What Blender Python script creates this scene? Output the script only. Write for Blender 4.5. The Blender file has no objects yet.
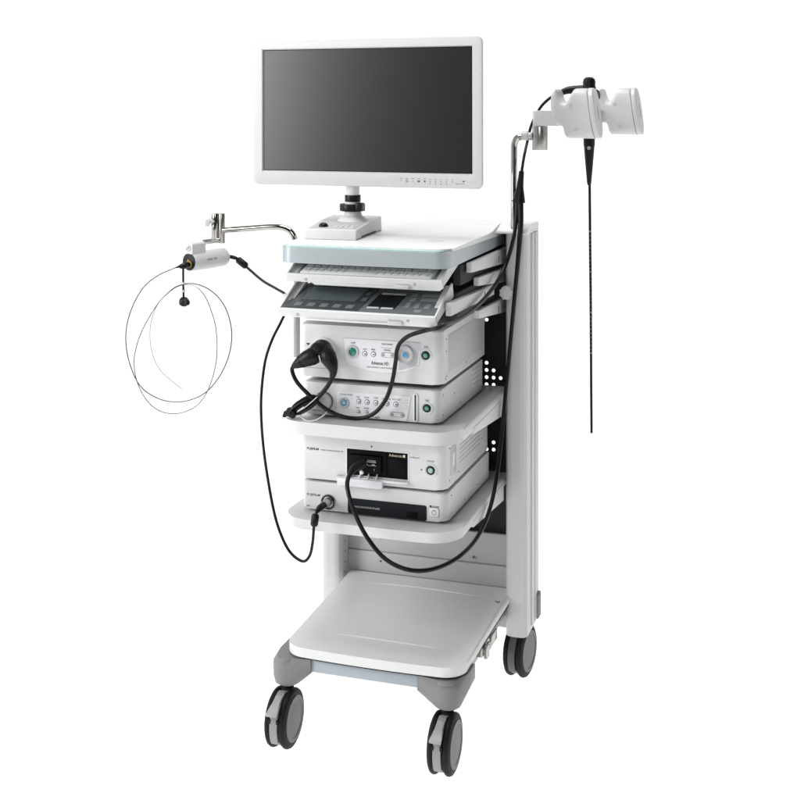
import bpy, bmesh, math, random
from mathutils import Vector, Matrix
random.seed(7)
R = math.radians
sc = bpy.context.scene
COL = sc.collection

# ------------------------------------------------------------------ camera
cam_d = bpy.data.cameras.new('camera')
cam = bpy.data.objects.new('camera', cam_d); COL.objects.link(cam)
cam.location = (1.113, -3.07, 1.64)
cam.rotation_euler = (R(90), 0, R(18.5))
cam_d.sensor_fit = 'HORIZONTAL'; cam_d.sensor_width = 36
cam_d.lens = 36 * 1334 / 790
cam_d.shift_y = -310 / 790
cam_d.clip_start = .05; cam_d.clip_end = 500
sc.camera = cam

# ------------------------------------------------------------------ studio light
sc.view_settings.view_transform = 'Standard'
sc.view_settings.look = 'None'
sc.view_settings.exposure = .07
sc.view_settings.gamma = 1
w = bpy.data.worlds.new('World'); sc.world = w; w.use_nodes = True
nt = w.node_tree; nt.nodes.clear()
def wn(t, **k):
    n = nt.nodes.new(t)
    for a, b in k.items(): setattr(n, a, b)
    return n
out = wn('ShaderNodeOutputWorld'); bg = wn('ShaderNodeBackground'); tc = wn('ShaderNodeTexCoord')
# added surround shapes light by direction: bright behind and below, dim right and front
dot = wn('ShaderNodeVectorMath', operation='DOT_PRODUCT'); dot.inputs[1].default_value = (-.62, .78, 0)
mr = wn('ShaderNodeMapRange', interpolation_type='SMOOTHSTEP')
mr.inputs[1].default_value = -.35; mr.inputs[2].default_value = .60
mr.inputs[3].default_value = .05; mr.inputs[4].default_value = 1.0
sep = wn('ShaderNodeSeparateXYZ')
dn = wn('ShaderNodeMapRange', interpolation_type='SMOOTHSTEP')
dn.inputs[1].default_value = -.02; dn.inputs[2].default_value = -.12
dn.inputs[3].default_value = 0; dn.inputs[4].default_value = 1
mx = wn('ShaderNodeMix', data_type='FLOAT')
lo = wn('ShaderNodeMapRange', interpolation_type='SMOOTHSTEP')         # added glow from below, no lamps; dimmed in front for the screen reflection
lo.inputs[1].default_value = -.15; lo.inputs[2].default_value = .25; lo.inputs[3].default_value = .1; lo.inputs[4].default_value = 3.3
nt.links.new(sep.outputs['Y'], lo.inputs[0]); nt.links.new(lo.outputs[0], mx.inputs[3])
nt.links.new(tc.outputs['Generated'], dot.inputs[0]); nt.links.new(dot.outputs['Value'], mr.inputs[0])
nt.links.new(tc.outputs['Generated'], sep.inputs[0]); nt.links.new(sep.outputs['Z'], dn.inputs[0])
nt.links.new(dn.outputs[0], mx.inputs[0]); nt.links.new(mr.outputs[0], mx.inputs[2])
up = wn('ShaderNodeMapRange', interpolation_type='SMOOTHSTEP')      # surround dimmed overhead so light comes more from the softboxes
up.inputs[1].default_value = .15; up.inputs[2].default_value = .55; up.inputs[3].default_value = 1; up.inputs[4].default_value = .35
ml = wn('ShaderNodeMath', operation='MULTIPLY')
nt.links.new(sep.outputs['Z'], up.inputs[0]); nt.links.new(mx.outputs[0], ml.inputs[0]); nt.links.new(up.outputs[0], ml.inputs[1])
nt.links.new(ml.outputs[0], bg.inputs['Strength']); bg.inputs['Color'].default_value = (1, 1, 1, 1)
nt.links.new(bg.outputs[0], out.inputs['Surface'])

def area(name, loc, target, size, power, sy=None):
    d = bpy.data.lights.new(name, 'AREA'); d.energy = power; d.size = size
    if sy: d.shape = 'RECTANGLE'; d.size_y = sy
    o = bpy.data.objects.new(name, d); COL.objects.link(o); o.location = loc
    o.rotation_euler = (Vector(target) - Vector(loc)).to_track_quat('-Z', 'Y').to_euler()
    return o
area('key_softbox', (-2.55, -1.98, 2.15), (0, .2, 1.0), 1.5, 100, 2.6)
area('fill_softbox', (.75, -3.7, 2.9), (0, .2, .8), 1.2, 26)
area('top_softbox', (-.2, .2, 4.0), (0, .2, .8), 1.8, 82)

# ------------------------------------------------------------------ materials
def mat(name, col, rough=.45, metal=0., noise=.04, nscale=60., bump=.0, spec=.5, coat=0., emit=0.):
    m = bpy.data.materials.new(name); m.use_nodes = True
    n = m.node_tree.nodes; l = m.node_tree.links; b = n['Principled BSDF']
    tcn = n.new('ShaderNodeTexCoord'); nz = n.new('ShaderNodeTexNoise'); nz.inputs['Scale'].default_value = nscale
    nz.inputs['Detail'].default_value = 4
    l.new(tcn.outputs['Object'], nz.inputs['Vector'])
    mp = n.new('ShaderNodeMapRange')
    mp.inputs[3].default_value = 1 - noise; mp.inputs[4].default_value = 1 + noise
    l.new(nz.outputs['Fac'], mp.inputs[0])
    vm = n.new('ShaderNodeVectorMath'); vm.operation = 'SCALE'; vm.inputs[0].default_value = col[:3]
    l.new(mp.outputs[0], vm.inputs['Scale']); l.new(vm.outputs[0], b.inputs['Base Color'])
    rv = .15 if noise else 0
    rm = n.new('ShaderNodeMapRange'); rm.inputs[3].default_value = max(.02, rough * (1 - rv)); rm.inputs[4].default_value = min(1, rough * (1 + rv))
    l.new(nz.outputs['Fac'], rm.inputs[0]); l.new(rm.outputs[0], b.inputs['Roughness'])
    b.inputs['Metallic'].default_value = metal
    b.inputs['Specular IOR Level'].default_value = spec
    b.inputs['Coat Weight'].default_value = coat; b.inputs['Coat Roughness'].default_value = .08
    if bump:
        n2 = n.new('ShaderNodeTexNoise'); n2.inputs['Scale'].default_value = 900
        l.new(tcn.outputs['Object'], n2.inputs['Vector'])
        bp = n.new('ShaderNodeBump'); bp.inputs['Strength'].default_value = bump; bp.inputs['Distance'].default_value = .0006
        l.new(n2.outputs['Fac'], bp.inputs['Height']); l.new(bp.outputs[0], b.inputs['Normal'])
    if emit:
        b.inputs['Emission Color'].default_value = (*col[:3], 1); b.inputs['Emission Strength'].default_value = emit
    return m
M = dict(
    white=mat('white_plastic', (.62, .632, .63), .42, bump=.06),
    sidegrey=mat('side_panel_grey', (.50, .51, .50), .5, bump=.1),
    unit=mat('instrument_white', (.65, .664, .66), .4, bump=.08),
    paint=mat('white_powder_coat', (.66, .672, .668), .45, bump=.12),
    column=mat('satin_column_paint', (.60, .605, .59), .35, bump=.05),
    shelf=mat('shelf_paint', (.65, .662, .66), .42, bump=.1),
    band=mat('blue_grey_metallic', (.41, .455, .475), .36, metal=.35, bump=.03),
    beam=mat('pale_blue_grey_paint', (.38, .42, .46), .4, bump=.05),
    housing=mat('warm_grey_plastic', (.21, .21, .21), .5, bump=.15),
    wheel=mat('grey_wheel_plastic', (.098, .102, .108), .42, bump=.08),
    forkgrey=mat('fork_light_grey', (.27, .28, .29), .38, bump=.05),
    pedal=mat('brake_pedal_grey', (.36, .37, .38), .35, bump=.05),
    tyre=mat('black_rubber', (.008, .009, .011), .6, bump=.1, spec=.22),
    black=mat('black_plastic', (.006, .006, .007), .38, bump=.1, spec=.25),
    cable=mat('black_cable_jacket', (.005, .005, .006), .33, spec=.25),
    fibre=mat('dark_fibre', (.05, .05, .05), .4),
    dark=mat('dark_grey_sheet', (.03, .031, .029), .6, spec=.2),
    glass=mat('black_glass', (.010, .012, .015), .4, spec=.15),
    bay=mat('bay_black', (.003, .003, .003), .5, spec=.1),
    screen=mat('monitor_screen', (.004, .004, .004), .27, noise=0, spec=.75),
    bezel=mat('monitor_frame_white', (.55, .562, .56), .45, bump=.06),
    lcd=mat('grey_lcd', (.12, .15, .16), .2),
    panel=mat('dark_touch_panel', (.045, .055, .06), .22),
    panelgrey=mat('grey_touch_panel', (.13, .145, .15), .3),
    keywhite=mat('keyboard_white', (.80, .80, .79), .5, bump=.05),
    toplit=mat('table_top_lit_white', (.77, .78, .775), .4, bump=.04),  # white raised in colour to stand in for stronger light on the top
    baselit=mat('base_tray_lit_white', (.73, .74, .735), .42, bump=.1),  # shelf white lightened in colour, in place of light reaching the tray
    crosspaint=mat('rear_panel_paint', (.5, .505, .495), .4, bump=.08),
    key=mat('key_legend_grey', (.24, .26, .27), .4),
    softkey=mat('dim_soft_key', (.13, .15, .155), .35),
    chrome=mat('polished_steel', (.46, .445, .42), .12, metal=1),
    steel=mat('satin_steel', (.42, .41, .39), .28, metal=1),
    polegrey=mat('grey_pole_paint', (.36, .37, .37), .35, metal=.3),
    aqua=mat('aqua_acrylic', (.50, .67, .66), .2, coat=.3),
    ink=mat('grey_ink', (.10, .10, .11), .6),
    inkblack=mat('black_ink', (.02, .02, .02), .6),
    inklight=mat('pale_ink', (.55, .55, .52), .6),
    gold=mat('gold_ink', (.62, .58, .42), .5),
    label=mat('pale_faceplate', (.74, .75, .77), .35),
    facegrey=mat('grey_faceplate', (.50, .51, .53), .35),
    green=mat('green_lens', (.02, .20, .13), .2, coat=.5),
    palegreen=mat('pale_green_lens', (.25, .50, .42), .25, coat=.5),
    blue=mat('blue_lens', (.10, .30, .50), .2, coat=.5),
    button=mat('grey_button', (.50, .50, .52), .35),
    yellow=mat('yellow_ring', (.75, .60, .12), .35),
    cap=mat('knob_grey', (.52, .525, .53), .45),
)

# ------------------------------------------------------------------ mesh helpers
def link(name, bm, m, parent=None, angle=38, label=None):
    bmesh.ops.recalc_face_normals(bm, faces=bm.faces)
    me = bpy.data.meshes.new(name); bm.to_mesh(me); bm.free()
    for p in me.polygons: p.use_smooth = True
    me.set_sharp_from_angle(angle=R(angle))
    me.materials.append(M[m] if isinstance(m, str) else m)
    o = bpy.data.objects.new(name, me); COL.objects.link(o)
    if parent is not None:
        o.parent = parent; o.matrix_parent_inverse = Matrix.Translation(-WORLD[parent.name])
    WORLD[o.name] = Vector((0, 0, 0))
    if label: o['label'] = label
    return o
WORLD = {}
def thing(name, loc, label, cat, group=None):
    o = bpy.data.objects.new(name, None); COL.objects.link(o); o.location = loc; o.empty_display_size = .05
    o['label'] = label; o['category'] = cat
    if group: o['group'] = group
    WORLD[o.name] = Vector(loc)
    return o
def B(): return bmesh.new()
def rbox(bm, x0, x1, y0, y1, z0, z1, r=.002, seg=2, mtx=None):
    vs = [bm.verts.new((x, y, z)) for x in (x0, x1) for y in (y0, y1) for z in (z0, z1)]
    fs = [(0, 1, 3, 2), (4, 6, 7, 5), (0, 4, 5, 1), (2, 3, 7, 6), (0, 2, 6, 4), (1, 5, 7, 3)]
    faces = [bm.faces.new([vs[i] for i in f]) for f in fs]
    es = list({e for f in faces for e in f.edges})
    allv = list(vs)
    if r > 0:
        g = bmesh.ops.bevel(bm, geom=es, offset=r, segments=seg, affect='EDGES', profile=.5)
        allv = list({v for f in g['faces'] for v in f.verts} | {v for v in vs if v.is_valid})
    if mtx is not None: bmesh.ops.transform(bm, matrix=mtx, verts=allv)
    return bm
def rpoly(pts, rad, seg=6):
    """2-D polygon with filleted corners; rad is one radius or a list."""
    n = len(pts); res = []
    for i in range(n):
        p = Vector(pts[i]); a = Vector(pts[i - 1]); b = Vector(pts[(i + 1) % n])
        r = rad[i] if isinstance(rad, (list, tuple)) else rad
        if r <= 0: res.append(tuple(p)); continue
        u = (a - p).normalized(); v = (b - p).normalized()
        ang = u.angle(v); d = min(r / math.tan(ang / 2), (a - p).length * .49, (b - p).length * .49)
        s0 = p + u * d; s1 = p + v * d
        for k in range(seg + 1):
            t = k / seg
            wt = math.sin(ang / 2); c0, c1, c2 = (1 - t) ** 2, 2 * wt * t * (1 - t), t * t
            res.append(tuple((s0 * c0 + p * c1 + s1 * c2) / (c0 + c1 + c2)))
    return res
def prism(bm, pts, axis, lo, hi, r=0., seg=2, mtx=None):
    """extrude a 2-D outline along x, y or z between lo and hi, end edges rounded by r"""
    def put(p, h):
        return {'z': (p[0], p[1], h), 'y': (p[0], h, p[1]), 'x': (h, p[0], p[1])}[axis]
    a = [bm.verts.new(put(p, lo)) for p in pts]; b = [bm.verts.new(put(p, hi)) for p in pts]
    n = len(pts); f0 = bm.faces.new(a); f1 = bm.faces.new(b)
    side = [bm.faces.new((a[i], a[(i + 1) % n], b[(i + 1) % n], b[i])) for i in range(n)]
    allv = set(a + b)
    if r > 0:
        es = list(f0.edges) + list(f1.edges)
        g = bmesh.ops.bevel(bm, geom=es, offset=r, segments=seg, affect='EDGES', profile=.5)
        allv = {v for v in allv if v.is_valid} | {v for f in g['faces'] for v in f.verts}
    if mtx is not None: bmesh.ops.transform(bm, matrix=mtx, verts=list(allv))
    return bm
def basis(d):
    d = Vector(d).normalized(); up = Vector((0, 0, 1)) if abs(d.z) < .9 else Vector((1, 0, 0))
    x = up.cross(d).normalized(); y = d.cross(x).normalized()
    return x, y, d
def lathe(bm, prof, origin, axis, n=32, sx=1., sy=1.):
    """profile [(radius, height)...] revolved about an axis"""
    x, y, d = basis(axis); o = Vector(origin); rings = []
    for r, h in prof:
        if r < 1e-6: rings.append([bm.verts.new(o + d * h)])
        else: rings.append([bm.verts.new(o + d * h + x * (r * sx * math.cos(2 * math.pi * i / n)) + y * (r * sy * math.sin(2 * math.pi * i / n))) for i in range(n)])
    for a, b in zip(rings, rings[1:]):
        for i in range(n):
            j = (i + 1) % n
            q = [a[i % len(a)], a[j % len(a)], b[j % len(b)], b[i % len(b)]]
            u = []
            for v in q:
                if v not in u: u.append(v)
            if len(u) > 2:
                try: bm.faces.new(u)
                except ValueError: pass
    return bm
def cyl(bm, p0, p1, r, n=28, bev=.0):
    p0 = Vector(p0); p1 = Vector(p1); h = (p1 - p0).length; bev = min(bev, h * .45, r * .6)
    if bev > 0: pr = [(0, 0), (r - bev, 0), (r - bev * .3, bev * .3), (r, bev), (r, h - bev), (r - bev * .3, h - bev * .3), (r - bev, h), (0, h)]
    else: pr = [(0, 0), (r, 0), (r, h), (0, h)]
    return lathe(bm, pr, p0, p1 - p0, n)
def spline(pts, sub=8):
    P = [Vector(p) for p in pts]; P = [P[0] * 2 - P[1]] + P + [P[-1] * 2 - P[-2]]; res = []
    for i in range(1, len(P) - 2):
        a, b, c, d = P[i - 1:i + 3]
        for k in range(sub):
            t = k / sub
            res.append(.5 * (2 * b + (c - a) * t + (2 * a - 5 * b + 4 * c - d) * t * t + (3 * b - a - 3 * c + d) * t ** 3))
    res.append(P[-2]); return res
def tube(bm, pts, r, n=12, smooth=True, sub=8):
    rs = None
    if isinstance(r, (list, tuple)):
        rs = list(r)
    path = spline(pts, sub) if smooth else [Vector(p) for p in pts]
    m = len(path)
    if rs:
        out_r = []
        for i in range(m):
            f = i / (m - 1) * (len(rs) - 1); k = min(int(f), len(rs) - 2); out_r.append(rs[k] + (rs[k + 1] - rs[k]) * (f - k))
    else: out_r = [r] * m
    t0 = (path[1] - path[0]).normalized(); x, y, _ = basis(t0); rings = []
    for i, p in enumerate(path):
        t = (path[min(i + 1, m - 1)] - path[max(i - 1, 0)]).normalized()
        x = (x - t * x.dot(t)).normalized(); y = t.cross(x)
        rings.append([bm.verts.new(p + (x * math.cos(2 * math.pi * k / n) + y * math.sin(2 * math.pi * k / n)) * out_r[i]) for k in range(n)])
    for a, b in zip(rings, rings[1:]):
        for k in range(n): bm.faces.new((a[k], a[(k + 1) % n], b[(k + 1) % n], b[k]))
    bm.faces.new(rings[0][::-1]); bm.faces.new(rings[-1])
    return bm
def text(bm, s, x, z, y, size, width=None, mtx=None, align='LEFT', bold=0.):
    """flat lettering on a plane facing -Y; mtx maps that local plane elsewhere"""
    c = bpy.data.curves.new('lettering', 'FONT'); c.body = s; c.size = size; c.extrude = .00015; c.align_x = align; c.offset = bold; c.resolution_u = 3
    o = bpy.data.objects.new('lettering_source', c)
    me = o.to_mesh(); xs = [v.co.x for v in me.vertices]
    k = width / (max(xs) - min(xs)) if width and xs else 1
    vs = [bm.verts.new((x + v.co.x * k, y - v.co.z, z + v.co.y)) for v in me.vertices]
    for p in me.polygons:
        try: bm.faces.new([vs[i] for i in p.vertices])
        except ValueError: pass
    o.to_mesh_clear(); bpy.data.objects.remove(o); bpy.data.curves.remove(c)
    if mtx is not None: bmesh.ops.transform(bm, matrix=mtx, verts=vs)
    return bm
def disc_front(bm, x, z, y0, y1, r, n=28, bev=.0006): return cyl(bm, (x, y0, z), (x, y1, z), r, n, bev)
def ring_front(bm, x, z, y0, y1, r0, r1, n=32):
    """ring facing -Y from y0 (back) to y1 (front), inner r0, outer r1"""
    e = (r1 - r0) * .25
    return lathe(bm, [(r0, 0), (r1, 0), (r1, y0 - y1 - e), (r1 - e, y0 - y1), (r0 + e, y0 - y1), (r0, y0 - y1 - e), (r0, 0)], (x, y0, z), (0, -1, 0), n)
def dish_front(bm, x, z, y, r, depth, n=32):
    """shallow raised rim with a concave dish, facing -Y"""
    return lathe(bm, [(r, 0), (r, .002), (r * .93, .003), (r * .75, .001), (r * .45, -depth * .2 + .0008), (0, .0006)], (x, y, z), (0, -1, 0), n)

# ------------------------------------------------------------------ floor
bm = B(); s = 150
bm.faces.new([bm.verts.new(p) for p in ((-s, -5, 0), (s, -5, 0), (s, s, 0), (-s, s, 0))])
fm = bpy.data.materials.new('backlit_white_floor'); fm.use_nodes = True  # added translucent sheet, passes the glow from below upward to wash out shadows
n = fm.node_tree.nodes; l = fm.node_tree.links; n.remove(n['Principled BSDF'])
df = n.new('ShaderNodeBsdfDiffuse'); tr = n.new('ShaderNodeBsdfTranslucent'); ms = n.new('ShaderNodeMixShader')
df.inputs[0].default_value = (.9, .9, .9, 1); tr.inputs[0].default_value = (.95, .95, .95, 1); ms.inputs[0].default_value = .72
l.new(df.outputs[0], ms.inputs[1]); l.new(tr.outputs[0], ms.inputs[2]); l.new(ms.outputs[0], n['Material Output'].inputs['Surface'])
fl = link('floor', bm, fm); fl['kind'] = 'structure'; fl['label'] = 'added white translucent floor glowing from below'

# ------------------------------------------------------------------ equipment cart
cart = thing('equipment_cart', (0, .3, 0), 'tall white hospital trolley with shelves, two columns and grey casters', 'trolley')
# columns
for sx in (-1, 1):
    def X(a): return a * sx
    pts = [(.24, .62), (.24, .50), (.247, .489), (.258, .485), (.283, .485), (.293, .488), (.30, .497), (.30, .62)]
    bm = B(); prism(bm, [(X(a), b) for a, b in rpoly(pts, [0, .01, .008, .02, .02, .008, .01, 0], 4)], 'z', .147, 1.247, .004)
    col = link('column', bm, 'column', cart)
    bm = B()
    rbox(bm, min(X(.2995), X(.3035)), max(X(.2995), X(.3035)), .545, .575, .16, 1.245, .0012)
    rbox(bm, min(X(.2995), X(.3045)), max(X(.2995), X(.3045)), .580, .622, .16, 1.245, .0012)
    link('side_trim', bm, 'column', col)
    bm = B(); rbox(bm, min(X(.2990), X(.3005)), max(X(.2990), X(.3005)), .575, .580, .16, 1.24, 0)
    link('side_groove', bm, 'ink', col)
    for k in range(9):
        z = .255 + k * .03
        bm = B(); cyl(bm, (X(.2405), .520, z), (X(.2392), .520, z), .0028, 10); link('slot_hole', bm, 'ink', col)
    bm = B(); rbox(bm, min(X(.2985), X(.311)), max(X(.2985), X(.311)), .592, .628, .160, .230, .005, 3)
    link('corner_bumper', bm, 'housing', cart)
# cap joining both columns
bm = B(); prism(bm, rpoly([(.480, 1.247), (.626, 1.247), (.626, 1.271), (.53, 1.271), (.480, 1.256)], [.003, .003, .006, .05, .008], 6), 'x', -.3035, .3035, .004)
link('top_cap', bm, 'toplit', cart)
# perforated back panel : a grid of cells, some with a round hole
holes = set()
pit = .0203
for (r, c) in [(4, 16), (4, 17), (5, 17), (5, 18), (13, 16), (13, 17), (14, 16), (14, 17), (14, 18), (15, 16), (15, 17), (16, 16), (22, 16), (22, 3), (4, 2), (4, 3), (5, 2), (14, 2), (14, 3), (15, 3), (13, 2)]: holes.add((r, c))
bm = B(); yb = .585; nseg = 16
x0g, z0g = .1629 - 16.5 * pit, .6261 - 4.5 * pit
ncol = 20; nrow = 35
vc = {}
def gv(i, j):
    if (i, j) not in vc: vc[(i, j)] = bm.verts.new((x0g + i * pit, yb, z0g + j * pit))
    return vc[(i, j)]
for i in range(ncol):
    for j in range(nrow):
        q = [gv(i, j), gv(i + 1, j), gv(i + 1, j + 1), gv(i, j + 1)]
        if (j, i) in holes:
            cx, cz = x0g + (i + .5) * pit, z0g + (j + .5) * pit; rr = .0052
            ring = [bm.verts.new((cx + rr * math.cos(R(225 + 22.5 * k)), yb, cz + rr * math.sin(R(225 + 22.5 * k)))) for k in range(16)]
            for k in range(4):
                a = ring[4 * k:4 * k + 5] if k < 3 else ring[12:] + [ring[0]]
                bm.faces.new([q[k], q[(k + 1) % 4]] + a[::-1])
        else: bm.faces.new(q)
link('back_panel', bm, 'dark', cart)
bm = B(); rbox(bm, -.24, x0g - .0005, .583, .587, .34, 1.2465, 0); rbox(bm, x0g + ncol * pit + .0005, .24, .583, .587, .34, 1.2465, 0); rbox(bm, x0g, x0g + ncol * pit, .583, .587, .34, z0g - .0005, 0)
link('back_panel_border', bm, 'dark', cart)
# lower cross panels
bm = B(); rbox(bm, -.24, .24, .55, .562, .315, .40, .002); link('cross_panel', bm, 'crosspaint', cart)
bm = B(); rbox(bm, -.24, .24, .545, .565, .256, .313, .002); link('cross_panel', bm, 'crosspaint', cart)
bm = B(); rbox(bm, -.24, .24, .556, .566, .14, .253, .002); link('cross_panel', bm, 'crosspaint', cart)
for x, z in ((-.14, .289), (.135, .372), (.135, .33), (-.14, .355)):
    bm = B(); cyl(bm, (x, .552, z), (x, .5435, z), .0028, 10); link('panel_screw', bm, 'ink', cart)

# shelves
def shelf_outline(x0, x1, y0, y1, r, bow=.006):
    """plan of a shelf: slightly bowed front edge, rounded front corners"""
    xm, hw = (x0 + x1) / 2, (x1 - x0) / 2; f = lambda x: y0 + bow * ((x - xm) / hw) ** 2
    res = [(x0, y1)]
    for k in range(13):
        a = math.pi / 2 * k / 12; res.append((x0 + r - r * math.cos(a), f(x0 + r) + r - r * math.sin(a)))
    for k in range(1, 12):
        x = x0 + r + (x1 - x0 - 2 * r) * k / 12; res.append((x, f(x)))
    for k in range(13):
        a = math.pi / 2 * (1 - k / 12); res.append((x1 - r + r * math.cos(a), f(x1 - r) + r - r * math.sin(a)))
    res.append((x1, y1)); return res
def shelf(z0, z1, xl, hw, y0, y1, r):
    bm = B(); prism(bm, shelf_outline(xl, hw, y0, y1, r), 'z', z0, z1, min(.0145, (z1 - z0) * .46), 5)
    s_ = link('shelf', bm, 'shelf', cart)
    for sx in (-1, 1):
        bm = B(); a, b = sorted((sx * (hw - .006), sx * (hw + .0015)))
        prism(bm, [(.17, z0 - .006), (.484, z0 - .030), (.484, z0 + .016), (.17, z0 + .010)], 'x', a, b, .001)
        link('side_bracket', bm, 'paint', s_)
    return s_
sh2 = shelf(.781, .813, -.234, .236, .006, .57, .072)
sh3 = shelf(.5475, .572, -.224, .236, .0, .57, .080)
bm = B(); cyl(bm, (-0.2156, 0.06, 0.7735), tuple(Vector((-0.2156, 0.06, 0.7735)) + Vector((-.0, -.004, 0))), .002, 8)
link('screw', bm, 'ink', sh2)

# base tray and chassis
bm = B(); prism(bm, [(x + (-.052 * (y - .044) if x < -.2 and y > .05 else 0), y) for x, y in shelf_outline(-.208, .254, -.012, .548, .056, .010)], 'z', .233, .2565, .0112, 5)
bt = link('base_tray', bm, 'baselit', cart)
bm = B(); prism(bm, [(x + (-.052 * (y - .044) if x < -.2 and y > .05 else 0), y) for x, y in shelf_outline(-.205, .251, -.009, .54, .056, .010)], 'z', .2290, .2335, .001, 1); link('seam_plate', bm, 'dark', cart)
bm = B(); tube(bm, [(-0.115, 0.1025, 0.2555), (0.0117, 0.1025, 0.2555), (0.1806, 0.0989, 0.2555)], [.001, .0032, .0032, .0032, .001], 12); link('raised_rib', bm, 'baselit', bt)
bm = B(); tube(bm, [(-0.1622, 0.4578, 0.2555), (0.0021, 0.4691, 0.2555), (0.1911, 0.4591, 0.2555)], [.001, .003, .003, .003, .001], 12); link('raised_rib', bm, 'baselit', bt)
bm = B(); lathe(bm, [(.007, 0), (.007, .001), (.0045, .0016), (.003, .0004), (0, .0004)], (0.2319, 0.4363, 0.2565), (0, 0, 1), 20); link('fixing_screw', bm, 'steel', bt)
bm = B(); rbox(bm, -.15, .165, .004, .035, .195, .2288, .002)
link('front_beam', bm, 'beam', cart)
for sx in (-1, 1):
    bm = B(); a, b = sorted((sx * (.205 if sx > 0 else .165), sx * (.235 if sx > 0 else .195))); rbox(bm, a, b, .06, .52, .190, .2288, .002); link('side_beam', bm, 'beam', cart)
# caster housings under the front corners
def housing(sx):
    bm = B(); px, py = sx * .2085 + .004, .022
    def ring(r, z, n=28): return [bm.verts.new((px + r * math.cos(2 * math.pi * i / n), py + r * math.sin(2 * math.pi * i / n), z)) for i in range(n)]
    ring(.0265, .154); ring(.0325, .158); ring(.0365, .174); ring(.0375, .206); ring(.0365, .212); ring(.028, .2245)
    for z in (.193, .2284):
        for x, y in ((px - sx * .070, -.002), (px - sx * .070, .036), (px - sx * .012, .105), (px + sx * (.046 if sx > 0 else .030), .105), (px + sx * (.046 if sx > 0 else .030), .045)): bm.verts.new((x, y, z))
    bmesh.ops.convex_hull(bm, input=bm.verts)
    h = link('caster_housing', bm, 'housing', cart, 24)
    bm = B(); lathe(bm, [(0, .2262), (.0225, .2262), (.0255, .2250), (.0285, .2215), (.0285, .216)], (px - sx * .002, py - .008, 0), (0, 0, 1), 32); link('housing_cap', bm, 'housing', h)
housing(-1); housing(1)
# latch on the right side of the base
bm = B(); rbox(bm, .235, .252, .20, .30, .202, .228, .003); rbox(bm, .252, .262, .21, .235, .196, .228, .002); rbox(bm, .250, .256, .28, .34, .200, .226, .002)
cyl(bm, (.252, .255, .214), (.260, .255, .214), .010, 20, .002)
link('side_latch', bm, 'steel', cart)

# casters
def caster(x, y, brake=True, yaw=0.):
    c = bpy.data.objects.new('caster', None); COL.objects.link(c); c.empty_display_size = .03
    c.parent = cart; c.location = Vector((x, y, 0)) - WORLD[cart.name]; c.rotation_euler = (0, 0, yaw)
    def part(name, bm, m):
        o = link(name, bm, m); o.parent = c; return o
    rr = .0712; zc = .0712; yc = -.022
    for sx in (-1, 1):
        bm = B(); lathe(bm, [(.030, .0105), (.056, .0105), (.064, .0110), (.0692, .0130), (rr, .0165), (rr, .0195), (.0692, .0240), (.064, .0268), (.054, .0278), (.048, .0262), (.030, .0262)], (0, yc, zc), (sx, 0, 0), 56)
        part('tyre', bm, 'tyre')
        bm = B(); lathe(bm, [(.0555, .0240), (.0552, .0292), (.053, .0300), (.046, .0296), (.0445, .0284), (.030, .0288), (0, .0296)], (0, yc, zc), (sx, 0, 0), 48)
        part('wheel_cover', bm, 'wheel')
    bm = B()
    arc = [(yc + .0655 * math.cos(R(a)), zc + .0655 * math.sin(R(a))) for a in range(40, 238, 8)]
    prism(bm, arc + [(yc + .02, zc - .03), (yc + .035, zc + .02)], 'x', -.0085, .0085, .001)
    part('fork', bm, 'forkgrey')
    bm = B(); arc = [(yc + .0725 * math.cos(R(a)), zc + .0725 * math.sin(R(a))) for a in range(100, 216, 6)]
    arc2 = [(yc + .064 * math.cos(R(a)), zc + .064 * math.sin(R(a))) for a in range(214, 98, -6)]
    prism(bm, arc + arc2, 'x', -.0098, .0098, .002)
    part('fork_cover', bm, 'forkgrey' if brake else 'wheel')
    bm = B(); cyl(bm, (0, 0, .128), (0, 0, .160), .0135, 24, .001); lathe(bm, [(0, .122), (.016, .122), (.019, .128), (.017, .139), (0, .139)], (0, -.004, 0), (0, 0, 1), 28)
    part('stem', bm, 'dark')
    if brake:
        bm = B()
        prism(bm, rpoly([(yc - .030, .140), (yc - .056, .128), (yc - .084, .113), (yc - .086, .107), (yc - .066, .106), (yc - .060, .098), (yc - .05, .110), (yc - .03, .128)], .003, 3), 'x', -.0095, .0095, .002)
        for v in bm.verts:
            if v.co.y < yc - .070: v.co.x *= 1.55
        part('brake_pedal', bm, 'pedal')
        bm = B()
        for sx in (-1, 1): rbox(bm, sx * .0105 - .003, sx * .0105 + .003, yc - .072, yc - .060, .084, .095, .001)
        part('pivot_pin', bm, 'black')
    return c
caster(-.2085, .03); caster(.2095, .03)
caster(.261, .612, False, -.13); caster(-.261, .612, False, .1)

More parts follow.
